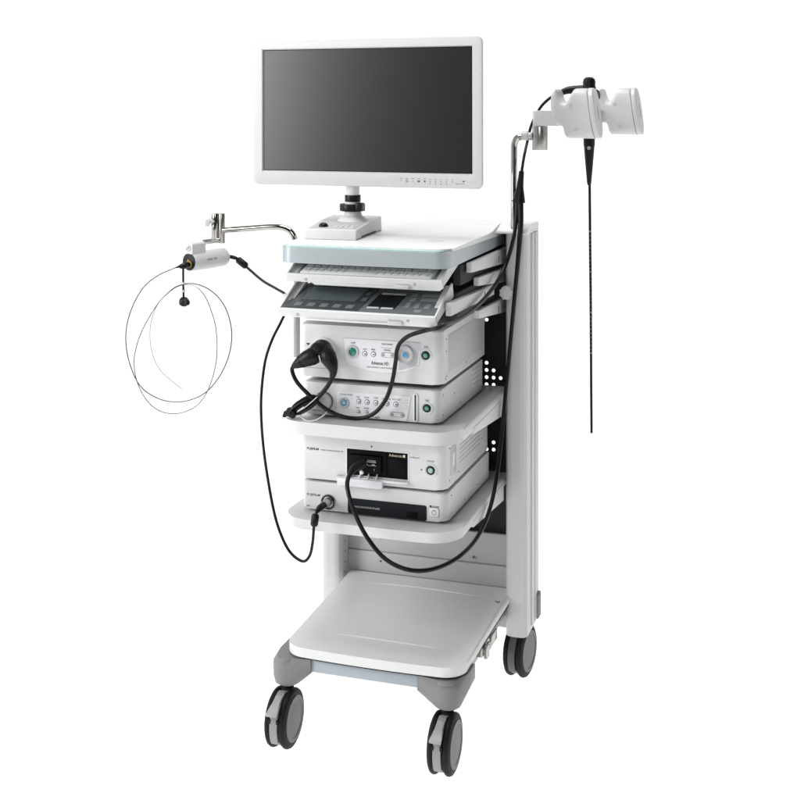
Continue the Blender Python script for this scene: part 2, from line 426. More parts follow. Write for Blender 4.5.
# top tray
bm = B(); prism(bm, shelf_outline(-.2255, .2165, .004, .60, .036, .004), 'z', 1.2085, 1.2475, .004, 3)
tt = link('top_tray', bm, 'band', cart)
bm = B(); prism(bm, shelf_outline(-.2195, .2105, .026, .54, .034, .004), 'z', 1.2465, 1.2535, .003, 3)
link('work_surface', bm, 'toplit', tt)
bm = B(); prism(bm, [(.40, 1.2515), (.40, 1.2537), (.44, 1.2560), (.475, 1.2630), (.51, 1.2695), (.60, 1.2712), (.60, 1.2475), (.40, 1.2475)][1:], 'x', -.2195, .2105, .0008); link('rear_rise', bm, 'toplit', tt)
for xa, xb in ((-.2262, -.2190), (.2100, .2172)):
    bm = B(); prism(bm, [(.055, 1.2465), (.598, 1.2365), (.598, 1.2715), (.53, 1.2710), (.51, 1.2700), (.475, 1.2638), (.44, 1.2568), (.40, 1.2546), (.055, 1.2540)], 'x', xa, xb, .0010, 2); link('side_rim', bm, 'toplit', tt)
bm = B(); prism(bm, [(x, y) for x, y in shelf_outline(-.212, .203, .008, .036, .020, .004)], 'z', 1.2460, 1.2512, .001)
link('edge_strip', bm, 'aqua', tt)
bm = B(); lathe(bm, [(0, 1.2538), (.024, 1.2538), (.026, 1.2532), (.026, 1.250), (0, 1.25)], (.125, .20, 0), (0, 0, 1), 36); link('recess_cap', bm, 'paint', tt)

# two pull-out trays with their slides
def pull_tray(yf, zf, tilt, deep):
    T = Matrix.Translation((0, yf, zf)) @ Matrix.Rotation(R(tilt), 4, 'X')
    bm = B()
    rbox(bm, -.196, .196, .0, deep, -.004, 0, .0008, 1, T)
    fr = [(-.205, -.009), (-.135, -.010), (-.128, -.016), (.196, -.016), (.205, -.010), (.203, .0105), (-.203, .0105)]
    prism(bm, rpoly(fr, .003, 3), 'y', -.009, 0., .0015, 2, T)
    for sx in (-1, 1):
        a, b = sorted((sx * .203, sx * .1985))
        prism(bm, [(-.008, -.010), (deep, -.006), (deep, .030), (deep - .03, .030), (-.004, .0105)], 'x', a, b, .0008, 1, T)
        a, b = sorted((sx * .1985, sx * .183))
        prism(bm, [(-.0, .0), (deep, .0), (deep, .022), (.01, .004)], 'x', a, b, .0008, 1, T)
    t = link('pull_out_tray', bm, 'paint', cart)
    bm = B(); rbox(bm, .083, .121, -.016, -.0085, -.0145, -.004, .0025, 3, T); link('finger_tab', bm, 'cap', t)
    bm = B(); prism(bm, rpoly([(-.124, -.0135), (.09, -.0135), (.09, -.0095), (-.128, -.0095)], .001, 2), 'y', -.0135, -.0085, .001, 2, T); link('pull_lip', bm, 'paint', t)
    for x in (.134, -.150):
        bm = B(); lathe(bm, [(.0034, 0), (.0034, .0006), (.0022, .0006), (.0022, 0)], T @ Vector((x, -.0088, -.002)), T.to_3x3() @ Vector((0, -1, .0)), 16)
        link('keyhole', bm, 'ink', t)
    return t, T
t1, T1 = pull_tray(.015, 1.1735, 14.0, .135)
t2, T2 = pull_tray(-.038, 1.0945, 15.5, .15)
def rail(x0, x1, pts, m='paint'):
    for sx in (-1, 1):
        a, b = sorted((sx * x0, sx * x1)); bm = B()
        prism(bm, pts, 'x', a, b, .0012)
        r_ = link('slide_rail', bm, m, cart)
        y1 = pts[1][0]; zm = (pts[1][1] + pts[2][1]) / 2
        bm = B(); e = sx * (x1 + .0004); a, b = sorted((sx * (x1 - .0005), e))
        rbox(bm, a, b, y1 - .105, y1 - .099, zm - .009, zm + .009, 0)
        link('rail_slot', bm, 'inkblack', r_)
rail(.212, .226, [(.192, 1.1775), (.578, 1.1570), (.578, 1.1990), (.192, 1.2025)])
rail(.211, .225, [(.266, 1.1340), (.578, 1.1030), (.578, 1.1430), (.266, 1.1550)])
rail(.208, .222, [(.020, 1.0950), (.440, 1.0860), (.440, 1.1140), (.020, 1.1260)])
rail(.211, .225, [(.272, 1.0485), (.578, 1.0190), (.578, 1.0600), (.272, 1.0680)])
bm = B(); rbox(bm, -.19, .19, .16, .54, 1.204, 1.2095, 0); link('under_plate', bm, 'dark', cart)
for sx in (-1, 1):
    bm = B(); a, b = sorted((sx * .19, sx * .2085)); rbox(bm, a, b, .15, .54, 1.150, 1.2, .001); rbox(bm, a, b, .12, .50, 1.070, 1.135, .001)
    link('inner_slide', bm, 'dark', cart)
# clamp knob on the right column
bm = B(); kc = Vector((.2505, .485, 1.0894))
pts = []
for k in range(64):
    a = 2 * math.pi * k / 64; rr = .0172 + .0016 * math.cos(8 * a); pts.append((kc.x + rr * math.cos(a), kc.z + rr * math.sin(a)))
prism(bm, pts, 'y', .455, .472, .004, 3); cyl(bm, (kc.x, .47, kc.z), (kc.x, .488, kc.z), .007, 16)
link('clamp_knob', bm, 'cap', cart)

# ------------------------------------------------------------------ monitor on its stand
mon = thing('monitor', (-.135, .27, 1.2535), 'wide flat monitor with white frame and dark blank screen on top of trolley', 'monitor')
a0 = math.atan2(.234 - .278, .24 + .414)
TM = Matrix.Translation((-.0885, .256, 1.5805)) @ Matrix.Rotation(a0, 4, 'Z') @ Matrix.Rotation(R(-.35), 4, 'Y') @ Matrix.Rotation(R(-.6), 4, 'X')
HW, HH = .3320, .1965
bm = B()
outer = rpoly([(-HW, -HH), (HW, -HH), (HW, HH), (-HW, HH)], .016, 6)
sw0, sw1, sz0, sz1 = -.303, .3055, -HH + .0360, HH - .0235
inner = [(sw0, sz0), (sw1, sz0), (sw1, sz1), (sw0, sz1)]
def ringloop(pts, y): return [bm.verts.new((p[0], y, p[1])) for p in pts]
# frame: outline rounded at the front, open in the middle
def scaled(pts, d): 
    return [(p[0] - math.copysign(d, p[0]) if abs(p[0]) > .2 else p[0], p[1] - math.copysign(d, p[1]) if abs(p[1]) > .1 else p[1]) for p in pts]
Lb = ringloop(scaled(outer, .050), .058); Lm2 = ringloop(scaled(outer, .0015), .012); Lm = ringloop(outer, .007); Lf = ringloop(scaled(outer, .0015), .0012); Lff = ringloop(scaled(outer, .005), 0)
for a, b in ((Lb, Lm2), (Lm2, Lm), (Lm, Lf), (Lf, Lff)):
    for i in range(len(a)): bm.faces.new((a[i], a[(i + 1) % len(a)], b[(i + 1) % len(a)], b[i]))
bm.faces.new(Lb)
q = ringloop(inner, 0.); q1 = ringloop([(sw0 + .0025, sz0 + .003), (sw1 - .0025, sz0 + .003), (sw1 - .0025, sz1 - .0025), (sw0 + .0025, sz1 - .0025)], .006)
cn = [min(range(len(Lff)), key=lambda i: (Lff[i].co.x - sx * HW) ** 2 + (Lff[i].co.z - sz * HH) ** 2) for sx, sz in ((-1, -1), (1, -1), (1, 1), (-1, 1))]
N = len(Lff)
for k in range(4):
    i, j = cn[k], cn[(k + 1) % 4]; seq = []
    while True:
        seq.append(Lff[i]);
        if i == j: break
        i = (i + 1) % N
    bm.faces.new(seq + [q[(k + 1) % 4], q[k]])
    bm.faces.new((q[k], q[(k + 1) % 4], q1[(k + 1) % 4], q1[k]))
bmesh.ops.transform(bm, matrix=TM, verts=bm.verts)
link('frame', bm, 'bezel', mon, 30)
bm = B(); rbox(bm, sw0 + .001, sw1 - .001, .0058, .012, sz0 + .001, sz1 - .001, 0, 1, TM); link('screen_gasket', bm, 'bay', mon)
bm = B(); rbox(bm, sw0 + .0048, sw1 - .0040, .0048, .0100, sz0 + .0048, sz1 - .0042, 0, 1, TM); link('screen', bm, 'screen', mon)
bm = B()
for k in range(5):
    x = .108 + k * .0165
    rbox(bm, x - .004, x + .004, -.0004, .001, -HH + .0235, -HH + .0245, 0, 1, TM)
    if k in (0, 2): text(bm, '+' if k == 0 else '>', x - .002, -HH + .015, -.0002, .008, None, TM)
    elif k == 1: lathe(bm, [(.003, 0), (.003, .0006), (.0022, .0006), (.0022, 0)], TM @ Vector((x, 0, -HH + .0175)), TM.to_3x3() @ Vector((0, -1, 0)), 14)
    elif k == 3: rbox(bm, x - .0035, x + .0035, -.0004, .001, -HH + .0150, -HH + .0195, 0, 1, TM)
    else: cyl(bm, TM @ Vector((x, .001, -HH + .0175)), TM @ Vector((x, -.0004, -HH + .0175)), .0026, 12)
for k in range(5):
    for r_ in range(3):
        if k == 4 and r_ == 0: continue
        x = .189 + k * .0152; z = -HH + .0115 + r_ * .0058
        rbox(bm, x - .0014, x + .0014, -.0004, .001, z - .0008, z + .0008, 0, 1, TM)
rbox(bm, .258, .283, -.0004, .001, -HH + .0125, -HH + .0132, 0, 1, TM)
prism(bm, [(.276, -HH + .0205), (.286, -HH + .0205), (.281, -HH + .0165)], 'y', -.0004, .001, 0, 1, TM)
link('button_marks', bm, 'ink', mon)
pc = Vector((-.1345, .300, 0))
bm = B(); cyl(bm, (pc.x, pc.y, 1.345), (pc.x, pc.y, 1.46), .0185, 32, .001); rbox(bm, pc.x - .05, pc.x + .05, pc.y + .012, pc.y + .055, 1.43, 1.66, .006)
link('post', bm, 'paint', mon)
bm = B(); cyl(bm, (pc.x, pc.y, 1.3385), (pc.x, pc.y, 1.358), .0215, 36, .0012); link('collar', bm, 'black', mon)
bm = B(); cyl(bm, (pc.x - .001, pc.y, 1.3150), (pc.x - .001, pc.y, 1.3340), .0345, 40, .0016); rbox(bm, pc.x + .018, pc.x + .036, pc.y - .03, pc.y - .006, 1.3175, 1.3385, .002); link('collar', bm, 'black', mon)
bm = B(); lathe(bm, [(.044, 1.286), (.040, 1.292), (.026, 1.302), (.0225, 1.312), (.0215, 1.34)], (pc.x, pc.y, 0), (0, 0, 1), 36); link('post_base', bm, 'paint', mon)
TB = Matrix.Translation((-.138, .140, 1.2538)) @ Matrix.Rotation(R(4), 4, 'Z')
bm = B(); prism(bm, rpoly([(0, 0), (.255, 0), (.25, .041), (.14, .035), (.006, .0265)], [.002, .002, .004, .004, .004], 3), 'x', -.070, .070, .003, 3, TB)
sb = link('stand_base', bm, 'white', mon)
bm = B(); prism(bm, [(.014, .0270), (.135, .0346), (.135, .0356), (.014, .0280)], 'x', -.060, .060, .0003, 1, TB); link('base_pad', bm, 'cap', mon)
bm = B(); lathe(bm, [(.0125, -.001), (.0125, .003), (.0105, .0075), (.006, .0105), (0, .0115)], TB @ Vector((-.030, .040, .0285)), (0, -.05, 1), 28); link('trackball', bm, 'black', mon)
bm = B()
for k in range(4): rbox(bm, .0 + k * .014, .010 + k * .014, .035, .060, .0290, .0318, .001, 1, TB)
link('base_buttons', bm, 'paint', mon)
bm = B(); rbox(bm, .0695, .0712, .05, .19, .0022, .0060, .0005, 1, TB); link('card_slot', bm, 'inkblack', mon)

# ------------------------------------------------------------------ instrument units
FY = .07
def unit(name, x0, x1, z0, z1, label, fr=.022, yb_=.484):
    t = thing(name, (0, .28, z0 - .006), label, 'medical unit', 'instrument units on the trolley shelves')
    bm = B(); prism(bm, rpoly([(x0, FY), (x1, FY), (x1, yb_), (x0, yb_)], [fr * .6, fr, .004, .004], 8), 'z', z0, z1, .005, 3)
    link('housing', bm, 'unit', t)
    for x in (x0 + .05, x1 - .05):
        for y in (.12, .44):
            bm = B(); cyl(bm, (x, y, z0 - .0062), (x, y, z0 + .001), .011, 18); link('foot', bm, 'black', t)
    bm = B(); rbox(bm, x0 + .012, x1 - .012, .085, yb_ - .01, z0 - .0035, z0 + .001, 0); link('base_plate', bm, 'dark', t)
    return t
def screws(t, x, pts):
    for y, z in pts:
        bm = B(); cyl(bm, (x - .001, y, z), (x + .0008, y, z), .0022, 10); link('side_screw', bm, 'ink', t)
def power(t, x, z, r, lens='green'):
    bm = B(); dish_front(bm, x, z, FY + .0005, r * 1.55, .002); link('button_surround', bm, 'label', t)
    bm = B(); ring_front(bm, x, z, FY, FY - .0042, r * .62, r); link('button_ring', bm, 'black', t)
    bm = B(); disc_front(bm, x, z, FY, FY - .0038, r * .66, 24, .0008); o = link('power_button', bm, lens, t)
    bm = B(); ring_front(bm, x, z, FY - .0036, FY - .0042, r * .24, r * .32, 16); rbox(bm, x - .0004, x + .0004, FY - .0042, FY - .0036, z, z + r * .36, 0); link('power_symbol', bm, 'inklight', o)
def xz(p): return p[0], p[2]

# upper light source
u1 = unit('light_source', -.191, .184, .914, 1.047, 'white light source unit directly below the control panel with large blue dial', .024)
fp = [xz(p) for p in ((-0.0734, 0.07, 1.0164), (0.023, 0.07, 1.0161), (0.1289, 0.07, 1.0165), (0.1238, 0.07, 0.9602), (0.1067, 0.07, 0.9504), (0.0859, 0.07, 0.9426), (0.0598, 0.07, 0.9374), (0.0282, 0.07, 0.9363), (-0.0035, 0.07, 0.9391), (-0.0354, 0.07, 0.9453), (-0.0581, 0.07, 0.9506), (-0.0677, 0.07, 0.9577))]
fcx, fcz = sum(p[0] for p in fp) / len(fp), sum(p[1] for p in fp) / len(fp)
bm = B(); prism(bm, [(fcx + (x - fcx) * 1.012, fcz + (z - fcz) * 1.026) for x, z in fp], 'y', FY - .0008, FY + .001); link('plate_edge', bm, 'facegrey', u1)
bm = B(); prism(bm, fp, 'y', FY - .0014, FY + .001, .0005, 1); link('faceplate', bm, 'label', u1)
bm = B(); prism(bm, rpoly([xz((0.0728, 0.07, 1.0176)), xz((0.1274, 0.07, 1.0167)), xz((0.1202, 0.07, 0.9592)), xz((0.0728, 0.07, 0.9445))], .003, 3), 'y', FY - .0020, FY - .0010, .0003, 1); link('dial_panel', bm, 'facegrey', u1)
gx, gz = xz((-0.0487, 0.07, 0.984))
bm = B(); ring_front(bm, gx, gz, FY, FY - .005, .0105, .0165); link('button_ring', bm, 'button', u1)
bm = B(); lathe(bm, [(.0108, 0), (.0104, .002), (.006, .0032), (0, .0036)], (gx, FY - .0012, gz), (0, -1, 0), 24); link('lamp_button', bm, 'green', u1)
def small_buttons(t, pts, r, m='button'):
    for (u, z) in pts:
        bm = B(); ring_front(bm, u, z, FY - .001, FY - .0024, r * .80, r, 20); k = link('button', bm, 'ink', t)
        bm = B(); disc_front(bm, u, z, FY - .001, FY - .0028, r * .8, 20); link('button_face', bm, m, k)
        bm = B(); rbox(bm, u - r * .15, u + r * .5, FY - .0031, FY - .0027, z - r * .35, z + r * .1, 0); link('button_mark', bm, 'ink', k)
small_buttons(u1, [xz((-0.0167, 0.07, 0.9808)), xz((0.0063, 0.07, 0.9812))], .0068, 'label')
px0, pz0 = xz((0.0322, 0.07, 0.9813)); px1, pz1 = xz((0.0561, 0.07, 0.9819))
def pill(t, x0, x1, z, r):
    bm = B(); prism(bm, rpoly([(x0 - r, z - r), (x1 + r, z - r), (x1 + r, z + r), (x0 - r, z + r)], r * .98, 6), 'y', FY - .0022, FY - .0008, .0005, 1); k = link('rocker_frame', bm, 'ink', t)
    bm = B(); q_ = r * .86; prism(bm, rpoly([(x0 - q_, z - q_), (x1 + q_, z - q_), (x1 + q_, z + q_), (x0 - q_, z + q_)], q_ * .98, 6), 'y', FY - .0028, FY - .0012, .0005, 1); link('rocker_face', bm, 'label', k)
    bm = B()
    for x in (x0, x1): ring_front(bm, x, z, FY - .0026, FY - .0034, r * .5, r * .66, 18); rbox(bm, x - r * .2, x + r * .3, FY - .0032, FY - .0026, z - r * .2, z + r * .2, 0)
    link('rocker_mark', bm, 'ink', k)
pill(u1, px0, px1, pz0, .0062)
dx, dz = xz((0.0898, 0.07, 0.985))
bm = B(); lathe(bm, [(.0238, 0), (.0238, .004), (.0222, .0080), (.0200, .0078), (.0165, .0030), (.012, .0016), (.0085, .0016), (.0085, .0040), (0, .0042)], (dx, FY - .001, dz), (0, -1, 0), 44); dl = link('dial', bm, 'button', u1)
bm = B(); lathe(bm, [(.0072, .0036), (.0066, .0054), (0, .0060)], (dx, FY - .001, dz), (0, -1, 0), 24); link('dial_lamp', bm, 'blue', dl)
power(u1, *xz((0.1421, 0.07, 0.9863)), .0105)
bm = B()
tx, tz = xz((0.0005, 0.07, 0.9554)); text(bm, 'Advancia HD', tx, tz, FY - .0016, .0118, .046, bold=.0002)
tx, tz = xz((-0.0114, 0.07, 0.9468)); text(bm, 'HIGH INTENSITY LIGHT SOURCE', tx, tz, FY - .0016, .005, .068)
for tp_, s_, wd in (((-0.0541, 0.07, 1.0045), 'LAMP', 0.012), ((-0.0215, 0.07, 0.9905), 'AUTO', 0.01), ((0.0002, 0.07, 0.9908), 'MODE', 0.01), ((0.0282, 0.07, 1.006), 'LIGHT MODE', 0.028), ((0.0335, 0.07, 0.9914), 'LEVEL', 0.018), ((0.1377, 0.07, 1.0055), 'POWER', 0.012)):
    tx, tz = xz(tp_); text(bm, s_, tx, tz, FY - .0022, .0052, wd)
tx, tz = xz((0.0256, 0.07, 0.9984)); rbox(bm, tx, tx + .030, FY - .0016, FY - .001, tz, tz + .0007, 0)
tx, tz = xz((-0.1759, 0.07, 0.9982)); prism(bm, [(tx, tz), (tx + .012, tz), (tx + .006, tz - .006)], 'y', FY - .0004, FY + .001)
x0_, z0_ = xz((-0.1814, 0.07, 0.9364)); x1_, z1_ = xz((-0.1133, 0.07, 0.9358)); rbox(bm, x0_, x1_, FY - .0003, FY + .001, z0_ - .0004, z0_ + .0004, 0)
link('lettering', bm, 'inkblack', u1)
sx_, sz_ = xz((-0.1268, 0.07, 0.9855))
bm = B(); lathe(bm, [(.020, 0), (.0305, 0), (.0305, .006), (.0285, .009), (.024, .010), (.021, .006), (.020, 0)], (sx_, FY, sz_), (0, -1, 0), 44); link('socket_ring', bm, 'unit', u1)
bm = B(); rbox(bm, .1815, .1848, .125, .455, .935, 1.03, .0012); link('side_panel', bm, 'sidegrey', u1)
screws(u1, .184, ((.108, 1.022), (.108, .992), (.108, .93), (.29, .93), (.10, .925)))

# upper video processor
u2 = unit('video_processor', -.182, .178, .8195, .9005, 'white video processor with row of round keys and card slot on the middle shelf', .020)
bm = B(); prism(bm, rpoly([xz((-0.0917, 0.07, 0.8814)), xz((0.1046, 0.07, 0.8836)), xz((0.0937, 0.07, 0.8209)), xz((-0.0917, 0.07, 0.8204))], [.003, .005, .004, .003], 4)[::-1], 'y', FY - .0014, FY + .001, .0005, 1); link('faceplate', bm, 'label', u2)
bx, bz = xz((-0.0712, 0.07, 0.8549))
bm = B(); lathe(bm, [(.0125, 0), (.0125, .003), (.0115, .004), (.009, .003), (.0085, .0015)], (bx, FY - .001, bz), (0, -1, 0), 32); link('button_ring', bm, 'button', u2)
bm = B(); lathe(bm, [(.0088, 0), (.0085, .002), (.005, .003), (0, .0034)], (bx, FY - .001, bz), (0, -1, 0), 24); lb = link('freeze_button', bm, 'blue', u2)
bm = B(); prism(bm, [(bx, bz + .0055), (bx + .0035, bz - .001), (bx, bz - .0045), (bx - .0035, bz - .001)], 'y', FY - .0050, FY - .0040); link('drop_mark', bm, 'inklight', lb)
small_buttons(u2, [xz((-0.0327, 0.07, 0.8605)), xz((-0.0106, 0.07, 0.8604)), xz((0.0124, 0.07, 0.8606)), xz((0.0414, 0.07, 0.8605)), xz((0.065, 0.07, 0.8606))], .0066, 'label')
small_buttons(u2, [xz((-0.0338, 0.07, 0.8352)), xz((-0.012, 0.07, 0.8356))], .0048, 'label')
px0, pz0 = xz((0.0558, 0.07, 0.8348)); px1, pz1 = xz((0.082, 0.07, 0.8353)); pill(u2, px0, px1, pz0, .0058)
slx, slz0 = xz((0.116, 0.07, 0.8239)); _, slz1 = xz((0.116, 0.07, 0.8881))
bm = B(); prism(bm, rpoly([(slx - .006, slz0 - .003), (slx + .006, slz0 - .003), (slx + .006, slz1 + .003), (slx - .006, slz1 + .003)], .005, 5), 'y', FY - .0028, FY + .001, .001); cs = link('card_slot_frame', bm, 'label', u2)
bm = B(); rbox(bm, slx - .0022, slx + .0022, FY - .0034, FY, slz0, slz1, .001); link('card_slot', bm, 'inkblack', cs)
power(u2, *xz((0.1455, 0.07, 0.8565)), .0098)
cx_, cz_ = xz((-0.1268, 0.07, 0.8541))
bm = B(); lathe(bm, [(.0225, 0), (.0225, .010), (.021, .0125), (.017, .0130), (0, .0132)], (cx_, FY, cz_), (0, -1, 0), 40); sc_ = link('socket_cap', bm, 'cap', u2)
bm = B(); ring_front(bm, cx_, cz_, FY, FY - .004, .0226, .0245, 40); link('cap_gasket', bm, 'ink', sc_)
bm = B()
for tp_, s_, wd in (((-0.0836, 0.07, 0.8734), 'COLOR MODE', 0.034), ((-0.0396, 0.07, 0.8695), 'NR', 0.009), ((-0.0173, 0.07, 0.8697), 'EDGE', 0.011), ((0.0071, 0.07, 0.8705), 'TONE', 0.011), ((0.0282, 0.07, 0.87), 'DVO CHR', 0.022), ((0.0561, 0.07, 0.8706), 'FICE SET', 0.022), ((-0.0407, 0.07, 0.8424), 'IRIS', 0.01), ((-0.0194, 0.07, 0.843), 'AV PEAK', 0.014), ((0.1403, 0.07, 0.8738), 'POWER', 0.01)):
    tx, tz = xz(tp_); text(bm, s_, tx, tz, FY - .0016, .0055, wd)
x0_, z0_ = xz((-0.0088, 0.07, 0.8238))
rbox(bm, x0_, x0_ + .018, FY - .0016, FY, z0_, z0_ + .0006, 0); text(bm, 'eO', x0_ + .019, z0_ - .002, FY - .0016, .007, .012, bold=.0002)
tx, tz = xz((-0.1459, 0.07, 0.8719)); prism(bm, [(tx, tz), (tx + .008, tz), (tx + .004, tz - .007)], 'y', FY - .0004, FY + .001)
x0_, z0_ = xz((-0.1595, 0.07, 0.8281)); text(bm, 'PATIENT CIRCUIT', x0_, z0_, FY - .0004, .004, .028)
for tp_ in ((0.09, 0.07, 0.8664), (0.09, 0.07, 0.8516)):
    tx, tz = xz(tp_); rbox(bm, tx, tx + .007, FY - .0016, FY - .001, tz, tz + .0006, 0); rbox(bm, tx, tx + .007, FY - .0016, FY - .001, tz + .006, tz + .0066, 0)
link('lettering', bm, 'ink', u2)
bm = B()
for k in range(4): rbox(bm, .177, .1796, .375, .445, .845 + k * .0125, .852 + k * .0125, .001)
link('vent_louvres', bm, 'unit', u2)
screws(u2, .178, ((.10, .885), (.10, .835), (.26, .832), (.20, .868)))

# lower light processor with the open connector bay
u3 = unit('endoscope_processor', -.189, .192, .6555, .7665, 'white processor with open dark connector bay under the middle shelf', .024)
A = xz((-0.0648, 0.07, 0.7406)); Bq = xz((0.0963, 0.07, 0.7419)); Cq = xz((0.0952, 0.07, 0.6785)); Dq = xz((-0.0594, 0.07, 0.6742))
bx0, bx1, bz0, bz1 = A[0], Bq[0], Dq[1] + .001, A[1]
bm = B(); rbox(bm, bx0, bx1, FY - .0022, FY + .001, bz0, bz1, .0015); bay = link('connector_bay', bm, 'bay', u3)
bm = B(); rbox(bm, bx0 - .003, bx1 + .003, FY - .0014, FY + .0008, bz0 - .003, bz1 + .003, .001); link('bay_surround', bm, 'label', bay)
bm = B(); rbox(bm, bx0 + .008, bx0 + .094, FY - .012, FY, bz0 + .010, bz1 - .012, .003); rbox(bm, bx0 + .003, bx0 + .10, FY - .007, FY, bz1 - .010, bz1 - .003, .001); rbox(bm, bx0 + .10, bx0 + .106, FY - .006, FY, bz0 + .006, bz1 - .004, .001); link('socket_block', bm, 'bay', bay)
bm = B(); rbox(bm, bx1 - .047, bx1 - .004, FY - .0036, FY - .002, bz0 + .006, bz1 - .016, .001); link('shutter', bm, 'bay', bay)
bm = B(); text(bm, 'Advancia', bx1 - .049, bz1 - .0105, FY - .0025, .0095, .034); rbox(bm, bx1 - .0125, bx1 - .0065, FY - .0028, FY - .002, bz1 - .0105, bz1 - .004, 0); link('gold_lettering', bm, 'gold', bay)
bm = B(); v = Vector
x_, z_ = bx0 + .048, bz0 + .040
text(bm, 'SUCTION', x_ + .010, z_, FY - .0126, .006, .022); rbox(bm, x_ + .004, x_ + .034, FY - .0126, FY - .0120, z_ - .0018, z_ - .0010, 0)
rbox(bm, x_ + .020, x_ + .034, FY - .0126, FY - .0120, z_ - .010, z_ - .0094, 0); text(bm, 'AIR', x_ + .021, z_ - .009, FY - .0126, .005, .010); text(bm, 'J', x_ + .028, z_ - .021, FY - .0126, .007)
prism(bm, [(x_ + .003, z_ - .001), (x_ + .005, z_ - .001), (x_ + .013, z_ - .0095), (x_ + .020, z_ - .0095), (x_ + .020, z_ - .0103), (x_ + .012, z_ - .0103)], 'y', FY - .0126, FY - .0120)
link('lock_marks', bm, 'inklight', bay)
bm = B(); lathe(bm, [(.0052, 0), (.0052, .003), (.0035, .005), (0, .0055)], ((-0.0207, 0.07, 0.6868)[0], FY - .012, (-0.0207, 0.07, 0.6868)[2]), (0, -1, 0), 20); link('indicator_dot', bm, 'label', bay)
bm = B()
fl0 = xz((-0.0852, 0.06, 0.6611)); fl1 = xz((0.0343, 0.06, 0.6498))
prism(bm, rpoly([(fl0[0], bz0 - .0045), (fl0[0], bz0 - .025), (fl1[0], bz0 - .025), (fl1[0], bz0 - .0045)], [.001, .004, .006, .001], 4), 'y', FY - .018, FY - .004, .0015)
rbox(bm, bx0 - .002, bx1 + .002, FY - .012, FY + .001, bz0 - .0085, bz0 - .003, .001)
for k in range(4): prism(bm, [(FY - .004, bz0 - .004), (FY - .0155, bz0 - .004), (FY - .003, bz0 + .008)], 'x', bx0 + .014 + k * .022, bx0 + .017 + k * .022)
rbox(bm, bx0 + .095, bx1 - .006, FY - .0135, FY, bz0 - .009, bz0 - .004, .001)
link('bay_flap', bm, 'label', u3)
power(u3, *xz((0.155, 0.07, 0.7044)), .0105, 'palegreen')
bm = B(); disc_front(bm, *xz((0.1313, 0.07, 0.704)), FY + .001, FY - .0008, .0018, 12, 0); disc_front(bm, *xz((0.0005, 0.07, 0.7499)), FY + .001, FY - .0012, .0020, 12, 0); link('indicator', bm, 'inkblack', u3)
bm = B(); tx, tz = xz((-0.1737, 0.07, 0.7288)); text(bm, 'FUJIFILM', tx, tz - .0005, FY - .0003, .0082, .0318, bold=.00012); link('logo', bm, 'inkblack', u3)
bm = B()
tx, tz = xz((-0.135, 0.07, 0.7285)); text(bm, 'VIDEO PROCESSOR VP', tx, tz, FY - .0003, .0048, .060)
tx, tz = xz((0.1025, 0.07, 0.7304)); text(bm, 'e-Shaver', tx, tz, FY - .0003, .006, .024)
tx, tz = xz((0.1455, 0.07, 0.7245)); text(bm, 'POWER', tx, tz, FY - .0003, .0055, .019)
tx, tz = xz((-0.0917, 0.07, 0.6683)); text(bm, 'LOCK', tx, tz, FY - .0003, .005, .014)
link('lettering', bm, 'ink', u3)
bm = B(); rbox(bm, .1905, .1935, .118, .165, .680, .750, .001); sd = link('side_hatch', bm, 'facegrey', u3)
bm = B(); rbox(bm, .1932, .1948, .130, .150, .700, .735, .0006); link('hatch_lever', bm, 'label', sd)
bm = B()
for k in range(6): rbox(bm, .191, .1927, .20, .40, .690 + k * .011, .6935 + k * .011, .0006)
link('vent_louvres', bm, 'sidegrey', u3)
screws(u3, .192, ((.108, .672), (.19, .672), (.108, .752), (.42, .70)))

# lower slim unit
u4 = unit('image_processor', -.186, .196, .5785, .6485, 'slim white processor with long dark front window on the lowest shelf', .022)
dp = [xz((-0.0621, 0.07, 0.6162)), xz((0.1444, 0.07, 0.6207)), xz((0.1426, 0.07, 0.5784)), xz((-0.0621, 0.07, 0.5765))]
bm = B(); prism(bm, rpoly([(dp[0][0], dp[2][1]), (dp[1][0], dp[2][1]), (dp[1][0], dp[0][1]), (dp[0][0], dp[0][1])], .005, 5), 'y', FY - .0016, FY + .001, .0006, 1); wd_ = link('front_window', bm, 'glass', u4)
bm = B(); rbox(bm, dp[1][0] - .052, dp[1][0] - .022, FY - .0024, FY - .001, dp[2][1] + .004, dp[2][1] + .020, .0006); link('usb_port', bm, 'bay', wd_)
bm = B(); tx, tz = xz((-0.0461, 0.07, 0.5942)); text(bm, 'IMAGE PROCESSOR EP-6000', tx, tz, FY - .0018, .0062, .068); link('window_lettering', bm, 'inklight', wd_)
x_, z_ = xz((0.164, 0.07, 0.602))
bm = B(); prism(bm, rpoly([(x_ - .012, z_ - .011), (x_ + .012, z_ - .011), (x_ + .012, z_ + .011), (x_ - .012, z_ + .011)], .005, 5), 'y', FY - .0022, FY + .001, .0008); pb = link('power_key', bm, 'label', u4)
bm = B(); ring_front(bm, x_, z_, FY - .002, FY - .0028, .0052, .0062, 22); rbox(bm, x_ - .0005, x_ + .0005, FY - .0028, FY - .002, z_ + .001, z_ + .0065, 0); link('power_symbol', bm, 'ink', pb)
bm = B(); prism(bm, rpoly([(x_ - .0128, z_ - .0118), (x_ + .0128, z_ - .0118), (x_ + .0128, z_ + .0118), (x_ - .0128, z_ + .0118)], .0055, 5), 'y', FY - .0010, FY + .001, .0002, 1); link('key_outline', bm, 'ink', pb)
bm = B(); tx, tz = xz((-0.1737, 0.07, 0.613)); text(bm, 'FUJIFILM', tx, tz - .001, FY - .0003, .0080, .0355, bold=.0001); link('logo', bm, 'ink', u4)
bm = B()
